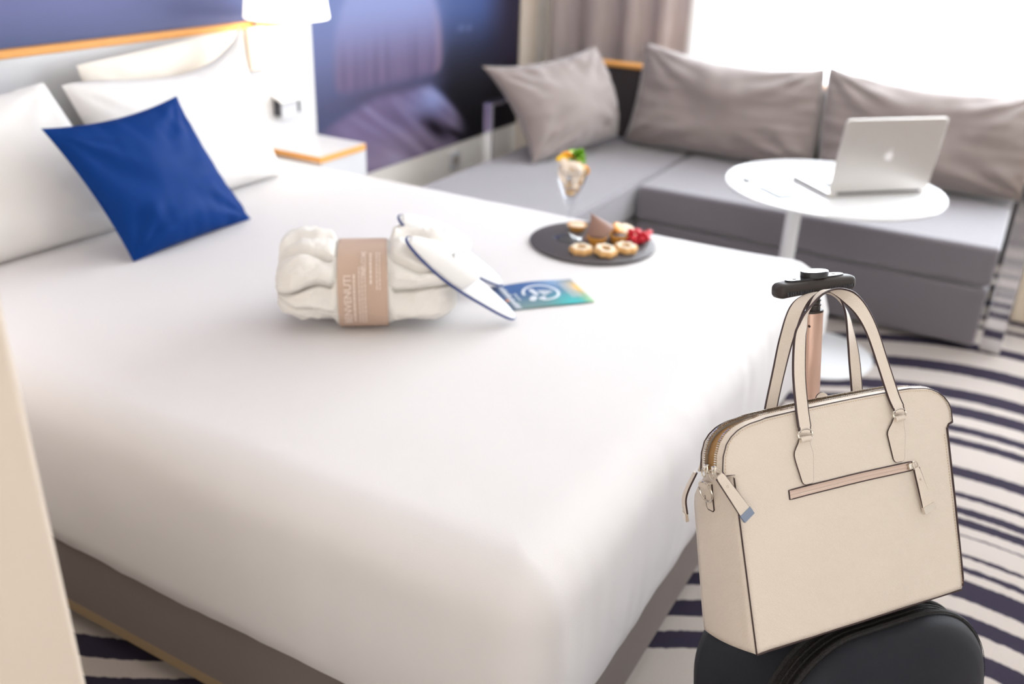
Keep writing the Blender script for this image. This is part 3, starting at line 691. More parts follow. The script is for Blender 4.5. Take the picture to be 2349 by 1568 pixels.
cap(cx_-.012, cy_-.034, cx_-.004, cy_-.030, .006)
def ftext(body, x0, y0, size, bold=0, bb=None):  # text running across the sheet (reads down the short side)
    vs_, fs_ = textmesh(body, size, bold); onf([(x0+v.y, y0-v.x) for v in vs_], fs_, bb)
def fline(u_, y0, y1, h):                        # blurred print: rows of short uneven strokes across the sheet
    y = y0
    while y > y1:
        w_ = random.uniform(.5, 1.1)*h; cap(u_*fl, y, u_*fl+h*random.uniform(.35, .8), y-w_*.25, h*.26); y -= h*.72
fline(.085, fw-.012, .010, .0135)
fline(.185, fw-.060, fw-.100, .005)
for k in range(5): fline(.80+.028*k, fw-.028, fw-.115, .0028)
b.build('flyer_print_white', mat('flyer_white_ink', lin(214, 220, 228), .5), fly, smooth=False, label='white ring emblem and lettering')
b = MB(); cap(.052*fl, .38*fw, .057*fl, .38*fw, .0045); b.build('flyer_print_orange', mat('flyer_orange_ink', lin(240, 150, 80), .5), fly, smooth=False, label='small orange dot')

# ================================================================ TRAY AND FOOD
TC = Vector((2.253, .998, ZB)); TRZ = ZB+.008
tr = thing('slate_tray', 'round dark grey slate tray on the foot of the bed', 'tray', loc=TC)
MB().lathe([(.172, .0005), (.1755, .003), (.175, .0065), (.172, .008)], n=96).build('tray_plate', SLATE, tr, angle=40)
gl = thing('stemmed_glass', 'clear stemmed glass filled with fruit on the slate tray', 'glass', loc=(2.232, 1.066, TRZ))
prof = [(.0001, .0), (.036, 0), (.040, .0015), (.039, .003), (.025, .006), (.009, .012), (.0055, .022), (.005, .06), (.007, .080), (.012, .098), (.017, .112), (.028, .138), (.040, .168), (.0455, .190), (.0465, .206), (.0453, .206), (.0442, .190), (.0385, .169), (.0265, .140), (.014, .118), (.0001, .112)]
MB().lathe(prof, n=40).build('glass_body', GLASS, gl, angle=60)
gx, gy, gz = 2.232, 1.066, TRZ
def crescent(R, r, a0=0, a1=260, n=18):
    pts = [(R*math.cos(math.radians(a0+(a1-a0)*k/n)), R*math.sin(math.radians(a0+(a1-a0)*k/n)), 0) for k in range(n+1)]
    return MB().tube(pts, [r*(.45+.55*math.sin(PI*k/n)**.5) for k in range(n+1)], 10)
from mathutils import Euler
pieces = [(-.018, .012, .178, 1.1, .3, .2, .019, .011), (.018, -.006, .172, 1.4, -.2, 1.2, .018, .011), (0, .0, .150, .8, .2, 2.2, .014, .0105), (-.008, -.016, .166, 1.5, .1, .4, .015, .0105),
          (.008, .018, .186, .6, .4, 3.0, .019, .011), (.020, -.012, .204, 1.0, -.5, .8, .022, .0115), (-.020, -.010, .198, 1.2, .6, 1.6, .020, .0115), (.0, .0, .132, .3, .1, 1.0, .008, .009),
          (.002, -.020, .190, 1.4, .3, 2.4, .017, .0105), (-.024, .012, .206, 1.3, -.3, .9, .018, .011), (.0, .002, .205, .4, .2, 0, .022, .0115), (.010, -.014, .150, 1.2, .2, .2, .011, .009),
          (-.010, .004, .190, .2, .2, 1.4, .018, .011), (.018, .012, .196, .4, .9, 2.4, .018, .011)]
for k, (x, y, z, rx, ry, rz, R_, r_) in enumerate(pieces):
    o = crescent(R_, r_).build('fruit_curl', FRUITM if k % 3 else FRUITW, None); o.location = (gx+x, gy+y, gz+z); o.rotation_euler = (rx, ry, rz)
    tag(o, 'pale curl of fruit inside the stemmed glass', 'fruit', 'fruit curls in the glass')
def wedge(name, m, x, y, z, rot, R_, label, grp):
    b = MB(); n = 14; pr = [(0, 0)]+[(R_*math.cos(PI*k/n), R_*math.sin(PI*k/n)) for k in range(n+1)]
    b.grid([[(px, -.003, pz) for px, pz in pr], [(px, .003, pz) for px, pz in pr]], True, True, True)
    o = b.build(name, m, None, bevel=.001, angle=30); o.location = (gx+x, gy+y, gz+z); o.rotation_euler = rot
    return tag(o, label, 'fruit', grp)
wedge('mango_slice', YELLOW, -.030, .016, .222, (0, .3, -.6), .020, 'yellow fruit slice standing at the left rim of the glass', 'orange and yellow slices')
wedge('mango_slice', ORANGE, -.014, .012, .230, (.3, -.1, -.9), .020, 'orange fruit slice at the back of the glass, left of the mint', 'orange and yellow slices')
wedge('mango_slice', YELLOW, .000, .002, .230, (-.4, .5, -.8), .017, 'yellow fruit slice in the middle of the glass against the mint', 'orange and yellow slices')
wedge('orange_peel', ORANGE, .010, -.030, .196, (.2, 1.1, -.7), .018, 'bright orange peel strip at the right side of the glass', 'orange and yellow slices')
ms = thing('mint_sprig', 'green mint sprig on top of the fruit in the glass', 'herb', loc=(gx+.004, gy-.014, gz+.222))
for k in range(14):
    b = MB(); rows = []
    for i_ in range(7):
        t_ = i_/6; w__ = .014*math.sin(PI*min(1, t_*.95+.04))**.8+.0003
        rows.append([(t_*.030, w__*q, .004*math.sin(PI*t_)+.002*abs(q)) for q in (-1, -.5, 0, .5, 1)])
    o = b.grid(rows).build('mint_leaf', MINT, ms); o.rotation_euler = (random.uniform(-.3, .3), random.uniform(-.9, .1), k*2*PI/7+random.uniform(-.2, .2)); o.location = (random.uniform(-.004, .004), random.uniform(-.004, .004), random.uniform(-.012, .014))

def flower_biscuit(x, y, rz, label, z=0, tilt=(0, 0)):
    t_ = thing('flower_biscuit', label, 'biscuit', loc=(x, y, TRZ+z), group='flower shaped ring biscuits'); t_.rotation_euler = (tilt[0], tilt[1], rz)
    n = 84; rows = []
    def rad(a, R_): return R_*(1+.085*math.cos(7*a))
    for R_, zz in ((.012, .001), (.012, .0145), (.0135, .016), (.026, .016), (.0295, .0135), (.031, .008), (.0295, .001), (.012, .001)):
        rows.append([((rad(2*PI*k/n, R_) if R_ > .02 else R_)*math.cos(2*PI*k/n), (rad(2*PI*k/n, R_) if R_ > .02 else R_)*math.sin(2*PI*k/n), zz) for k in range(n)])
    MB().grid(rows[2:], True).build('biscuit_ring', BISC, t_, angle=50)
    MB().grid([rows[0], rows[1], rows[2]], True).build('biscuit_hole', BISC, t_)
    rows2 = [[(rad(2*PI*k/n, R_)*math.cos(2*PI*k/n), rad(2*PI*k/n, R_)*math.sin(2*PI*k/n), zz) for k in range(n)] for R_, zz in ((.0137, .0162), (.0262, .0162), (.0255, .0176), (.0145, .0176), (.0137, .0162))]
    MB().grid(rows2, True).build('sugar_top', BISCT, t_, label='pale sugared top')
    MB().lathe([(.0115, .002), (.0112, .008), (.0001, .009)], n=24).build('jam_centre', JAM, t_, label='dark jam in the centre')
    return t_
flower_biscuit(2.150, .983, .2, 'flower shaped ring biscuit at the left of the front three')
flower_biscuit(2.168, .921, .5, 'flower shaped ring biscuit nearest the tray front, between two others', .004, (.10, -.08))
flower_biscuit(2.226, .886, .9, 'flower shaped ring biscuit at the right of the front three', .002, (.03, -.03))
def tartlet(x, y, rz, m, label, R_=.027, h=.022, tilt=(0, 0), z=0):
    t_ = thing('tartlet', label, 'tartlet', loc=(x, y, TRZ+z), group='small round tartlets'); t_.rotation_euler = (tilt[0], tilt[1], rz)
    n = 72; rows = []
    for rr_, zz, fl_ in ((.0001, 0, 0), (.68, 0, .04), (.98, .92, .05), (1.0, 1, .05), (.92, 1, .04), (.88, .82, .02)):
        rows.append([(R_*rr_*(1+fl_*math.cos(18*2*PI*k/n))*math.cos(2*PI*k/n), R_*rr_*(1+fl_*math.cos(18*2*PI*k/n))*math.sin(2*PI*k/n), h*zz) for k in range(n)])
    MB().grid(rows, True).build('crust_cup', CRUST, t_, angle=50)
    MB().lathe([(.885*R_, h*.82), (.6*R_, h*.95), (.0001, h*1.02)], n=32).build('filling', m, t_)
tartlet(2.318, 1.078, 0, mat('pale_custard', lin(240, 214, 184), .6, var=.05), 'round tartlet with pale filling at the back, beside the glass stem', .029, .016)
tartlet(2.238, .978, .5, CHOC, 'brown filled tartlet under the chocolate cone, behind the biscuits')
tartlet(2.288, .935, 1.1, CHOC, 'brown filled tartlet beside the red berries')
# chocolate cone
b = MB(); rows = []
for i_ in range(15):
    t_ = i_/14; R_ = .038*(1-t_)**1.25+.0012; rows.append([(R_*math.cos(2*PI*k/32)*1.15+.010*t_*t_*-1, R_*math.sin(2*PI*k/32)*.8, (.066*t_)+.008*math.cos(2*PI*k/32)*(1-t_)) for k in range(32)])
o = b.grid(rows, True, True, True).build('chocolate_cone', CONEM, None, angle=60); o.location = (2.262, .985, TRZ+.023); o.rotation_euler = (.12, -.28, -.9); tag(o, 'brown cone shaped chocolate pointing up in the middle of the tray', 'chocolate')
# pastry wedge
b = MB(); rows = []
for i_ in range(13):
    a = PI*i_/12; rows.append([(.033*math.cos(a), q, .033*math.sin(a)**1.0*(1-.1*abs(q)*30)) for q in (-.016, -.012, -.004, .004, .012, .016)])
b.grid(rows); 
o = MB().lathe([(.0001, 0), (.022, .001), (.030, .010), (.032, .018), (.026, .024), (.0001, .027)], n=30, sy=.62).build('orange_pastry', mat('apricot_pastry', lin(232, 160, 76), .5, bump=.5, bscale=150, var=.2), None)
o.location = (2.325, .967, TRZ+.012); o.rotation_euler = (.75, .15, .2); tag(o, 'golden apricot pastry standing behind the chocolate cone', 'pastry')
o = MB().lathe([(.0001, 0), (.022, .001), (.029, .008), (.028, .014), (.0001, .018)], n=30).build('round_shortbread', BISCT, None); o.location = (2.352, .942, TRZ+.006); o.rotation_euler = (.3, -.2, .2)
tag(o, 'pale round shortbread behind the red berries', 'biscuit')
# red currants
k_ = 0
bm_ = MB(); bm_.lathe([(.0082*math.sin(PI*i_/8)+1e-5, -.0082*math.cos(PI*i_/8)) for i_ in range(9)]+[(.0012, .0085), (.00001, .009)], n=12)
first = None
for k in range(34):
    q_ = k/33; dx_, dy_ = random.uniform(-.017, .017), random.uniform(-.017, .017); x = 2.296+.040*q_+dx_; y = .900-.030*q_+dy_; z = TRZ+.0085+(.034-.7*math.hypot(dx_, dy_))*(k % 3)/2*(1-.35*q_)
    if first is None:
        first = bm_.build('red_currant', BERRY, None); o = first
    else:
        o = first.copy(); COL.objects.link(o)
    o.location = (x, y, z); o.rotation_euler = (random.uniform(-1, 1), random.uniform(-1, 1), 0)
    tag(o, 'bright red currant in the small heap at the right of the tray', 'berry', 'red currants heaped on the tray')

# ================================================================ HANDBAG
BL = Vector((.9746, .1525, .6165)); L = Vector((.7979, -.6027, -.0053)).normalized(); UP = Vector((.2625, .3395, .9032)).normalized()
NB = UP.cross(L).normalized(); 
if NB.y < 0: NB = -NB
UP = L.cross(NB).normalized()
BM = frame(BL, L, NB, UP)
bag = thing('handbag', 'cream leather handbag with dark edge trim hung on the suitcase handle', 'handbag', mw=BM)
VT = .304
def uL(v):
    pts = ((0, .001), (.02, 0), (.14, .0), (.238, .0), (.2425, -.0172), (.255, -.0150), (.267, -.0125), (.2815, -.0055), (.290, .003), (.2965, .014), (.300, .024), (.3025, .036), (.304, .052))
    for (a, b_), (c, d) in zip(pts, pts[1:]):
        if v <= c: return b_+(d-b_)*(v-a)/(c-a)
    return pts[-1][1]
def uR(v):
    pts = ((0, .366), (.006, .3705), (.02, .3715), (.14, .3740), (.238, .3755), (.2440, .3875), (.264, .3876), (.2735, .384), (.283, .377), (.2915, .367), (.298, .354), (.3015, .342), (.304, .322))
    for (a, b_), (c, d) in zip(pts, pts[1:]):
        if v <= c: return b_+(d-b_)*(v-a)/(c-a)
    return pts[-1][1]
VS = sorted(set([.304*i/44 for i in range(45)]+[.238, .2425, .244, .2815, .290, .2965, .300, .3025]))
def depth(v): return .122-.10*v-.047*smooth01(.19, .256, v)
def fy_(u, v):   # slight fullness of the front panel
    a = max(0, min(1, (u-uL(v))/(uR(v)-uL(v)))); return -.0065*math.sin(PI*a)**.7*math.sin(PI*min(1, max(0, v/VT)))**.7+.0012*nz(u*14, v*14, 3)
def panel(yf, name):
    rows = []
    for v in VS:
        a, c = uL(v), uR(v); rows.append([(a+(c-a)*j/46, yf(a+(c-a)*j/46, v), v+(.0035*math.sin(PI*j/46) if v > .29 else 0)*smooth01(.28, .304, v)-.004*math.sin(PI*j/46)*smooth01(.05, 0, v)*0) for j in range(47)])
    o = MB().grid(rows).build(name, LEATHER, bag, angle=60); s_ = o.modifiers.new('thickness', 'SOLIDIFY'); s_.thickness = .0022; s_.offset = 0; return o
panel(fy_, 'front_panel')
panel(lambda u, v: depth(v)-fy_(u, v)*.6, 'back_panel')
for side, fn in ((-1, uL), (1, uR)):
    rows = []
    for v in [q for q in VS if q <= .2426]:
        d_ = depth(v); r = []
        for j in range(13):
            t_ = j/12; r.append((fn(min(v, .2382))+side*(.004*math.sin(PI*t_)+(.032 if side > 0 else .003)*smooth01(.11, 0, v)*max(0, math.sin(PI*t_))**.7), .0005+(d_-.001)*t_, v))
        rows.append(r)
    o = MB().grid(rows).build('side_gusset', LEATHER, bag, angle=60); s_ = o.modifiers.new('thickness', 'SOLIDIFY'); s_.thickness = .002; s_.offset = 0
b = MB(); b.grid([[(u_, t_*.12, -.001-.003*math.sin(PI*t_)) for t_ in [q/8 for q in range(9)]] for u_ in [.001+.365*q/12 for q in range(13)]])
o = b.build('base_panel', LEATHER, bag); s_ = o.modifiers.new('thickness', 'SOLIDIFY'); s_.thickness = .002
def outl(side_y, v0, inset=0):
    P_ = [(uL(v)+inset, side_y, v) for v in [v0+(.304-v0)*q/40 for q in range(41)]]
    P_ += [(.052+(.322-.052)*q/30, side_y, .304+.0035*math.sin(PI*(.13+.74*q/30))) for q in range(1, 30)]
    P_ += [(uR(v)-inset, side_y, v) for v in [.304-(.304-v0)*q/40 for q in range(41)]]
    return P_
YB = depth(.27)
# lining strip closing the top and zip tapes
def strip(y0, y1, v0, off0, off1, name, m, thick=.0012):
    A = outl(y0, v0); B_ = outl(y1, v0); c_ = Vector((.18, 0, .15)); rows = []
    for p, q in zip(A, B_):
        p = Vector(p); q = Vector(q); dp = Vector((p.x-c_.x, 0, (p.z-c_.z)*1.3)).normalized(); rows.append([p+dp*off0, q+dp*off1])
    return MB().grid(rows).build(name, m, bag, angle=60)
strip(.0005, .009, .2445, .0, .0030, 'zip_facing', LEATHER)
strip(YB-.0005, YB-.009, .2445, .0, .0030, 'zip_facing', LEATHER)
strip(.009, YB-.009, .2445, -.004, -.004, 'zip_tape', ZIPIN)
b = MB()
for yy in (.0115, YB-.0115):
    A = outl(yy, .246); acc = 0; c_ = Vector((.18, 0, .15))
    for p, q in zip(A, A[1:]):
        p = Vector(p); q = Vector(q); seg = (q-p).length; tg = (q-p).normalized(); dp = Vector((p.x-c_.x, 0, (p.z-c_.z)*1.3)).normalized()
        while acc < seg:
            c = p+tg*acc+dp*.003; a_ = tg*.0008; h_ = Vector((0, .0022, 0)); k_ = dp*.0013
            b.add([c-a_-h_-k_, c+a_-h_-k_, c+a_+h_-k_, c-a_+h_-k_, c-a_-h_+k_, c+a_-h_+k_, c+a_+h_+k_, c-a_+h_+k_], [(0, 3, 2, 1), (4, 5, 6, 7), (0, 1, 5, 4), (1, 2, 6, 5), (2, 3, 7, 6), (3, 0, 4, 7)])
            acc += .0030
        acc -= seg
b.build('zip_teeth', NICKEL, bag, smooth=False, kind='stuff', label='two rows of pale metal zip teeth')
# dark piping
def pipe(pts, r=.0011, name='edge_piping', m=LEDGE): return MB().tube(pts, r, 6).build(name, m, bag)
pipe([(0.0, -.001, v) for v in [.236*q/20 for q in range(21)]])
pipe([(uR(v)+.0, -.001, v) for v in [.004+.234*q/20 for q in range(21)]], .0016)
pipe([(.0003, -.0015, .2395), (.006, -.0015, .2405), (-.0, -.0015, .2405), (-.0172, -.001, .2418)])
pipe([(.3765, -.0015, .2385), (.3785, -.0015, .2425), (.387, -.001, .2445)], .0015)
pipe([(.366*q/20, -.0012, -.0008+.0012*abs(nz(q*.4, 1))) for q in range(21)], .0013)
pipe([(x, y-.0012, z) for x, y, z in outl(0, .243)], .00075)
pipe([(x, y+.0012, z) for x, y, z in outl(YB, .243)], .0011)
pipe([(uR(v), depth(v), v) for v in [.236*q/20 for q in range(21)]])
pipe([(uL(v), depth(v)+.0005, v) for v in [.236*q/20 for q in range(21)]], .0008, 'seam_welt', LEATHER)
# stitches
b = MB()
def stitch(P_, step=.0042, ln=.0026, r=.00035):
    P_ = [Vector(p) for p in P_]; acc = 0
    for p, q in zip(P_, P_[1:]):
        seg = (q-p).length; tg = (q-p).normalized() if seg > 1e-9 else Vector((1, 0, 0))
        while acc < seg:
            c = p+tg*acc; s_ = tg.cross(Vector((0, 1, 0))).normalized()*r; e = tg*ln/2; y_ = Vector((0, -.0005, 0))
            b.add([c-e-s_, c+e-s_, c+e+s_, c-e+s_, c-e-s_+y_, c+e-s_+y_, c+e+s_+y_, c-e+s_+y_], [(4, 5, 6, 7), (0, 1, 5, 4), (1, 2, 6, 5), (2, 3, 7, 6), (3, 0, 4, 7)]); acc += step
        acc -= seg
stitch([(x*1+(.0035 if x < .18 else -.0035)*(1 if z < .296 else 0), -.0016+fy_(x, z)*.2, z-.0035*smooth01(.285, .30, z)) for x, y, z in outl(0, .246)])
stitch([(.3715-.0035-.0, -.0018, v) for v in [.01+.22*q/10 for q in range(11)]])
stitch([(-.0005, .004, v) for v in [.01+.22*q/10 for q in range(11)]])
b.build('stitching', THREAD, bag, smooth=False, kind='stuff')

def inset(P_, d):
    c = (sum(x for x, y in P_)/len(P_), sum(y for x, y in P_)/len(P_)); out = []
    for x, y in P_:
        q = Vector((x-c[0], y-c[1])); l_ = q.length; q = q*(l_-d)/l_; out.append((c[0]+q.x, c[1]+q.y))
    return out
def patch(P_, y0, th_, name, parent=None, flipy=1):
    o_ = MB().grid([[(x, y0, v) for x, v in P_], [(x, y0-flipy*th_, v) for x, v in P_]], True, True, True).build(name, LEATHER, parent or bag, angle=30); return o_
tabL = [(.1062, .2702), (.1035, .2640), (.0996, .2590), (.0962, .2540), (.0950, .2490), (.0954, .2430), (.1021, .2120), (.1038, .2090), (.1070, .2074), (.1154, .2071), (.1188, .2082), (.1203, .2108), (.1247, .2421), (.1252, .2480), (.1238, .2540), (.1225, .2600), (.1224, .2673)]
tabR = [(.2725, .2701), (.2675, .2630), (.2622, .2575), (.2588, .2530), (.2577, .2490), (.2585, .2430), (.2627, .2131), (.2645, .2095), (.2673, .2078), (.2773, .2073), (.2808, .2083), (.2825, .2106), (.2885, .2440), (.2890, .2480), (.2882, .2550), (.2885, .2600), (.2888, .2673)]
def handle_set(tabs, front=True):
    s_ = 1 if front else -1
    for P_ in tabs:
        yb = (-.0062 if front else depth(.24)+.005)
        o_ = patch(P_, yb, .0022, 'handle_tab', None, s_)
        MB().tube([(x, yb-s_*.0012, v) for x, v in P_], .0009, 6, True).build('tab_edge', LEDGE, o_)
        cx_ = (P_[0][0]+P_[-1][0])/2; cv = .2738
        # loop of the tab round the ring
        MB().tube([(cx_-.0085, yb-s_*.003, cv-.0055), (cx_+.0085, yb-s_*.003, cv-.0055)], .0042, 10).build('tab_loop', LEATHER, o_)
        # ring
        R_ = .0118; MB().tube([(cx_+R_*math.cos(a)*.98, yb-s_*.0045, cv+.001+R_*.62*math.sin(a)) for a in [2*PI*k/28 for k in range(28)]], .0014, 8, True).build('handle_ring', NICKEL, bag, label='pale metal ring')
handle_set((tabL, tabR)); handle_set((tabL, tabR), False)
def strap(P_, sgn, name):
    pts = catmull(P_, 10); n = len(pts); W2 = .0096; TH = .0022; sec = []; e0 = []; e1_ = []
    for i_, p in enumerate(pts):
        t_ = i_/(n-1); tg = (pts[min(i_+1, n-1)]-pts[max(i_-1, 0)]).normalized()
        a = PI*smooth01(.20, .80, t_); w_ = Vector((sgn*math.cos(a), math.sin(a), 0)); w_ = (w_-tg*w_.dot(tg)).normalized(); nn = tg.cross(w_)
        ww = W2*(1 if .06 < t_ < .94 else .9)
        sec.append([p-w_*ww-nn*TH/2, p+w_*ww-nn*TH/2, p+w_*ww+nn*TH/2, p-w_*ww+nn*TH/2]); e0.append(p-w_*ww); e1_.append(p+w_*ww)
    o_ = MB().grid(sec, True, True, True).build(name, LEATHER, bag, angle=40)
    MB().tube(e0, .0016, 7).build('strap_edge', LEDGE, o_, label='dark painted strap edge'); MB().tube(e1_, .0014, 7).build('strap_edge', LEDGE, o_, label='dark painted strap edge')
strap([(.1140, -.0110, .2770), (.1155, -.0095, .285), (.1180, -.006, .312), (.1245, -.001, .356), (.1385, .006, .400), (.149, .010, .4155), (.1715, .020, .4370), (.1975, .026, .4560), (.2230, .030, .4612), (.2460, .027, .4500), (.2600, .019, .4290), (.2680, .010, .397), (.2730, .002, .350), (.2785, -.005, .302), (.2805, -.0095, .285), (.2805, -.0110, .277)], 1, 'front_handle')
strap([(.1160, YB+.022, .276), (.1190, YB+.020, .292), (.1247, .068, .3095), (.1433, .066, .356), (.164, .066, .400), (.190, .066, .441), (.222, .066, .4580), (.256, .064, .4530), (.275, .064, .424), (.279, .064, .3825), (.281, .066, .349), (.279, YB+.018, .308), (.2790, YB+.020, .292), (.2785, YB+.022, .276)], -1, 'back_handle')
# front pocket zip
def slot(P0_, P1_, h): # outline of a slim rounded slot
    return [(P0_[0]-.0, P0_[1]-h*.9), (P1_[0], P1_[1]-h), (P1_[0]+.0035, P1_[1]-h*.8), (P1_[0]+.0035, P1_[1]+h), (P0_[0]+.001, P0_[1]+h), (P0_[0]-.0015, P0_[1]+h*.4)]
def yfr(u, v): return fy_(u, v)-.0012
Zl, Zr, zh = (.0800, .1980), (.2960, .1970), .0062
rows = []; n = 40
for i_ in range(n+1):
    t_ = i_/n; u_ = Zl[0]+(Zr[0]-Zl[0])*t_; vc = Zl[1]+(Zr[1]-Zl[1])*t_+.0018*math.sin(PI*t_); r = []
    for k in range(13):
        q = -1+2*k/12; dy = .0014*math.cos(q*PI*2.5)*(1 if abs(q) < .95 else 0)
        r.append((u_, yfr(u_, vc)-.0006-dy*.6, vc+q*zh))
    rows.append(r)
pz = MB().grid(rows).build('pocket_zip', ZIPTAPE, bag, angle=80, label='satin zip across the front pocket')
o = MB().tube([(r[0][0], r[0][1]-.0002, r[0][2]) for r in rows]+[(r[-1][0], r[-1][1]-.0002, r[-1][2]) for r in reversed(rows)], .0010, 6, True).build('pocket_edge', LEDGE, pz)
b = MB(); b.box(.2865, .2965, yfr(.29, .197)-.0060, yfr(.29, .197)-.0015, .1930, .2020); b.build('zip_slider', NICKEL, pz, bevel=.0012)
def zpull(A, B_, w0, w1, yb, par, tipm=NICKEL, ytop=0, stud=True):
    A = Vector((A[0], yb+ytop, A[1])); B_ = Vector((B_[0], yb, B_[1])); d_ = (B_-A); l_ = d_.length; d_.normalize(); s_ = Vector((0, 1, 0)).cross(d_).normalized(); n_ = d_.cross(s_)
    if n_.y > 0: n_ = -n_; s_ = -s_
    def sec(t_, w_, th_): c = A+d_*l_*t_; return [c-s_*w_, c+s_*w_, c+s_*w_+n_*th_, c-s_*w_+n_*th_]
    o_ = MB().grid([sec(0, w0*.8, .0025), sec(.06, w0, .003), sec(.5, (w0+w1)/2, .003), sec(.86, w1, .003)], True, True, True).build('zip_pull', LEATHER, par, angle=30, label='leather zip pull with a metal tip')
    for q in (-1, 1): MB().tube([A+d_*l_*t_+s_*q*(w0+(w1-w0)*t_)*1.0+n_*.0015 for t_ in (0.02, .3, .6, .86)], .0012, 6).build('pull_edge', LEDGE, o_)
    if par.parent: pass
    MB().grid([sec(.845, w1*1.07, .0042), sec(1.0, w1*1.07, .0042)], True, True, True).build('metal_tip', tipm, o_, angle=30)
    c = A+d_*l_*.26+n_*.003
    if stud: 
        sm = MB().lathe([(.0001, .0018), (.0012, .0015), (.0018, 0)], n=12); om = sm.build('stud', NICKEL, o_); om.data.transform(frame(c, s_, d_, n_))
    MB().tube([A-d_*.004+s_*.0045*math.cos(a)+d_*.006*math.sin(a)+n_*.0015 for a in [2*PI*k/16 for k in range(16)]], .0008, 6, True).build('pull_ring', NICKEL, o_)
    return o_
p1 = zpull((.2975, .1945), (.3122, .1285), .0048, .0100, -.0105, bag)
pl2 = zpull((-.0315, .2475), (.0052, .1845), .0062, .0088, -.0135, bag, mat('blue_reflecting_tip', lin(150, 165, 190), .12, 1))
# left end: hanging pull on the far side, ring and tabs on the gusset
gm = frame(Vector((-.006, 0, 0)), Vector((0, -1, 0)), Vector((1, 0, 0)), Vector((0, 0, 1)))   # local: x = towards front, y = inwards, z = up
def gz_(pts): return [(-.0065-off, d_, v) for d_, v, off in pts]
tabg = [(.0665, .2250), (.0640, .2060), (.0635, .1900), (.0610, .1866), (.0500, .1850), (.0475, .1870), (.0465, .2050), (.0450, .2230)]
o = MB().grid([[(-.0035, d_, v) for d_, v in tabg], [(-.0062, d_, v) for d_, v in tabg]], True, True, True).build('ring_tab', LEATHER, bag, angle=30)
MB().tube([(-.0055, d_, v) for d_, v in tabg[1:]], .0011, 6).build('tab_edge', LEDGE, o)
MB().tube([(-.0085, .0655, .2215), (-.0085, .0465, .2205)], .0055, 10).build('ring_loop', LEATHER, bag)
MB().tube([(-.0095-.002*math.sin(a), .0560+.0145*math.cos(a), .2120+.0140*math.sin(a)) for a in [2*PI*k/32 for k in range(32)]], .0013, 8, True).build('end_ring', NICKEL, bag, label='pale metal ring on the bag end')
A = [Vector(q) for q in ((-.0150, .0650, .2400), (-.0215, .0820, .2150), (-.0235, .0900, .1990), (-.022, .0935, .1800))]
rows = []
for i_, p in enumerate(catmull(A, 6)):
    w_ = Vector((.35, .94, 0))*(.0055+.0035*i_/18); rows.append([p-w_, p+w_, p+w_+Vector((-.003, 0, 0)), p-w_+Vector((-.003, 0, 0))])
o = MB().grid(rows, True, True, True).build('zip_pull', LEATHER, bag, angle=30, label='second leather zip pull hanging at the bag end')
MB().tube([r[0] for r in rows], .0015, 6).build('pull_edge', LEDGE, o)
p = A[-1]; w_ = Vector((.35, .94, 0))*.0098
MB().grid([[p+w_*a_+Vector((c_, 0, 0))+Vector((0, 0, z_)) for a_, c_ in ((-1, .001), (1, .001), (1, -.004), (-1, -.004))] for z_ in (.001, -.0105)], True, True, True).build('metal_tip', NICKEL, o, angle=30)
for yy, xx in ((.014, -.017), (YB-.014, -.016)):
    o = MB().box(xx-.004, xx+.006, yy-.005, yy+.005, .2415, .2540).build('zip_slider', NICKEL, bag, bevel=.0018)
    MB().tube([(xx-.007, yy+.0045*math.cos(a), .2435+.006*math.sin(a)) for a in [2*PI*k/18 for k in range(18)]], .0009, 6, True).build('slider_ring', NICKEL, o)
# round leather tag behind the zip
o = MB().grid([[(.1990+.0122*math.cos(a), .048+q, .3040+.0122*math.sin(a)) for a in [2*PI*k/36 for k in range(36)]] for q in (0, .0022)], True, True, True).build('round_tag', LEATHER, bag, angle=30)
MB().tube([(.1990+.0122*math.cos(a), .049, .3040+.0122*math.sin(a)) for a in [2*PI*k/36 for k in range(36)]], .0009, 6, True).build('tag_edge', LEDGE, o)
MB().tube([(.2010+.0050*math.cos(a), .0478, .3020+.0050*math.sin(a)) for a in [2*PI*k/20 for k in range(20)]], .0014, 6, True).build('tag_eyelet', NICKEL, o)

# ================================================================ SUITCASE
AX = Vector((.126, .158, .979)).normalized(); MX = AX.cross(L).normalized()
if MX.y < 0: MX = -MX
LX = MX.cross(AX).normalized()
P0 = Vector((1.281, .153, .527)); SL = .538
SM = frame(P0-AX*SL, LX, MX, AX)
case = thing('suitcase', 'dark navy soft suitcase with its handle pulled up, under the handbag', 'suitcase', mw=SM)
CXC, HW = -.002, .197
def case_ring(inset_, m_, per=26):
    x0, x1, z0, z1 = CXC-HW+inset_, CXC+HW-inset_, .055+inset_, SL+.016-inset_*.9
    rt = max(.012, .140-inset_*.8); rbm = max(.01, .07-inset_*.5); pts = []
    rt = min(rt, (x1-x0)/2-.002, (z1-z0)/2-.002); rbm = min(rbm, (x1-x0)/2-.002, (z1-z0)/2-.002)
    cs = ((x1-rt, z1-rt, 0, rt), (x0+rt, z1-rt, 90, rt), (x0+rbm, z0+rbm, 180, rbm), (x1-rbm, z0+rbm, 270, rbm))
    for q, (cx, cz, a0, r_) in enumerate(cs):
        for k in range(15):
            a = math.radians(a0+90*k/14); pts.append((cx+r_*math.cos(a), cz+r_*math.sin(a)))
        nx = cs[(q+1) % 4]; a = math.radians(a0+90); e = pts[-1]; f2_ = (nx[0]+nx[3]*math.cos(a), nx[1]+nx[3]*math.sin(a))
        for k in range(1, per): pts.append((e[0]+(f2_[0]-e[0])*k/per, e[1]+(f2_[1]-e[1])*k/per))
    return [(x, m_, z+(.006*math.sin(PI*(x-CXC+HW)/(2*HW)) if z > .3 else 0)*0) for x, z in pts]
MF = -.212
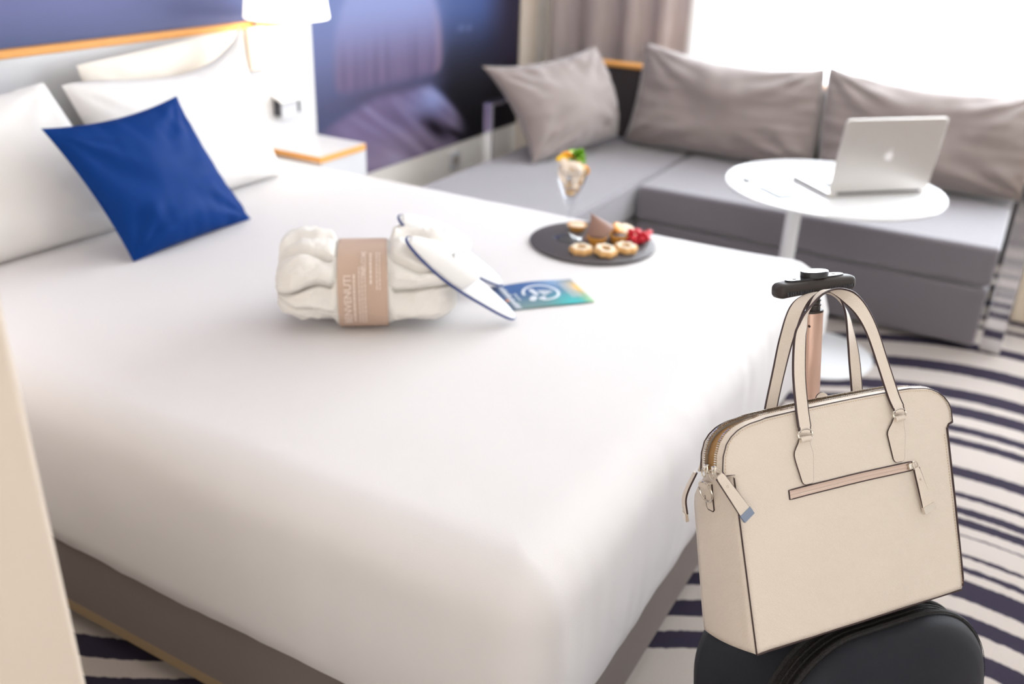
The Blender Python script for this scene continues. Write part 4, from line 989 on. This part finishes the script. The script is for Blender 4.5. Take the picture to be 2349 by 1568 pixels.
rings = [(.2, MF-.0155), (.14, MF-.014), (.09, MF-.0105), (.055, MF-.0055), (.03, MF), (.014, MF+.007), (.004, MF+.017), (0, MF+.028)]
MB().grid([case_ring(i_, m_) for i_, m_ in rings], True, True).build('front_shell', CASE, case, angle=60)
MB().grid([case_ring(i_, m_) for i_, m_ in ((0, MF+.028), (.002, MF+.031), (.002, MF+.060), (0, MF+.063))], True).build('zip_band', CASEZ, case, angle=60)
MB().grid([case_ring(i_, m_) for i_, m_ in ((0, MF+.063), (-.002, MF+.10), (-.002, .0), (.004, .018), (.014, .027), (.03, .032), (.1, .034), (.2, .034))], True, False, True).build('rear_shell', CASE, case, angle=60)
for m_, r_ in ((MF+.027, .0042), (MF+.064, .0036)): MB().tube(case_ring(-.001, m_), r_, 8, True).build('piping', CASEZ, case)
for m_ in (MF+.040, MF+.050): MB().tube(case_ring(-.0005, m_), .0016, 6, True).build('zip_coil', CASEZ, case)
b = MB()
A_ = case_ring(-.0015, MF+.020); acc = 0
for p, q in zip(A_, A_[1:]):
    p = Vector(p); q = Vector(q); seg = (q-p).length
    if seg < 1e-6: continue
    tg = (q-p)/seg
    while acc < seg:
        c = p+tg*acc; s2 = Vector((0, .0005, 0)); o2 = tg.cross(Vector((0, 1, 0)))*.0006; e = tg*.0016
        b.add([c-e-s2, c+e-s2, c+e+s2, c-e+s2, c-e-s2-o2, c+e-s2-o2, c+e+s2-o2, c-e+s2-o2], [(4, 5, 6, 7), (0, 1, 5, 4), (1, 2, 6, 5), (2, 3, 7, 6), (3, 0, 4, 7), (0, 3, 2, 1)]); acc += .0042
    acc -= seg
b.build('stitching', mat('black_thread', lin(16, 16, 18), .7), case, smooth=False, kind='stuff')
for x in (-.16, .16):
    for y in (-.13, 0.0):
        wq = MB().tube([(x-.01, y, .030), (x+.01, y, .030)], .026, 20).build('wheel', GRIPM, case)
        MB().box(x-.014, x+.014, y-.012, y+.012, .045, .075).build('wheel_fork', DARKG, wq, bevel=.003)
# pole, neck and grip (z measured up the case axis)
def az(v): return SL+v/.9713
b = MB(); n = 36
def ell(cx, cy, a, c_, z, p_=2.6): return [(cx+math.copysign(abs(math.cos(2*PI*k/n))**(2/p_), math.cos(2*PI*k/n))*a, cy+math.copysign(abs(math.sin(2*PI*k/n))**(2/p_), math.sin(2*PI*k/n))*c_, z) for k in range(n)]
b.grid([ell(0, 0, .0155, .0115, z) for z in (SL-.05, az(.430))], True, True, True).build('pole', ROSE, case, angle=60, label='rose gold metal pole')
MB().grid([ell(0, 0, .0158, .0118, z) for z in (az(.430), az(.4335))], True, True, True).build('pole_collar', GRIPM, case, angle=40)
MB().lathe([(.0105, az(.4335)), (.0105, az(.440)), (.0115, az(.4405)), (.0115, az(.4425)), (.0100, az(.443)), (.0100, az(.447)), (.0112, az(.4475)), (.0112, az(.449)), (.0095, az(.4495)), (.011, az(.463))], n=28).build('neck', GRIPM, case, angle=35)
MB().lathe([(.0001, 0), (.0022, 0), (.0022, .0008), (.0001, .0008)], n=14).build('rivet', LEDGE, case).data.transform(Matrix.Translation((-.0135, -.0085, az(.412))) @ Matrix.Rotation(math.radians(60), 4, 'X'))
gr_rows = []
for i_ in range(33):
    t_ = -1+2*i_/32; e = abs(t_); hw = .0725; x = t_*hw
    ry = .0165*(1-max(0, (e-.86)/.14)**2*.55)*(1-.12*e*e); rz_ = .0122*(1-max(0, (e-.88)/.12)**2*.55)*(1-.10*e)
    zc = az(.4715)-.0035*t_*t_
    r = []
    for k in range(24):
        a = 2*PI*k/24; ca, sa = math.cos(a), math.sin(a); r.append((x, math.copysign(abs(ca)**.6, ca)*ry, zc+math.copysign(abs(sa)**.6, sa)*rz_))
    gr_rows.append(r)
gp = MB().grid(gr_rows, True, True, True).build('grip', GRIPM, case, angle=40, label='black ribbed grip')
b = MB()
for s_ in (-1, 1):
    for k in range(16):
        x = s_*(.016+.0030*k); b.box(x-.0006, x+.0006, -.0172, -.0150, az(.4715)-.0085, az(.4715)-.0030)
b.build('grip_ribs', DARKG, gp, smooth=False, kind='stuff')
b = MB(); P_ = [(.052*math.copysign(abs(math.cos(2*PI*k/40))**.7, math.cos(2*PI*k/40)), .0135*math.copysign(abs(math.sin(2*PI*k/40))**.8, math.sin(2*PI*k/40))) for k in range(40)]
b.grid([[(x, y, az(.4715)+.0104-abs(x)*.03) for x, y in P_], [(x, y, az(.4715)+.0132-abs(x)*.03) for x, y in P_]], True, True, True).build('top_plate', GRIPT, gp, angle=30)
MB().lathe([(.0215, az(.4715)+.0110), (.0222, az(.4715)+.0118), (.0222, az(.4715)+.0192), (.0212, az(.4715)+.0205), (.0001, az(.4715)+.0207)], n=48, sy=.78).build('push_button', GRIPT, gp, angle=30, label='round black button')
for x in (-.037, .036): MB().lathe([(.0028, az(.4715)+.0108), (.0028, az(.4715)+.0124), (.0001, az(.4715)+.0124)], (x, 0, 0), 14).build('small_mark', LEDGE, gp)
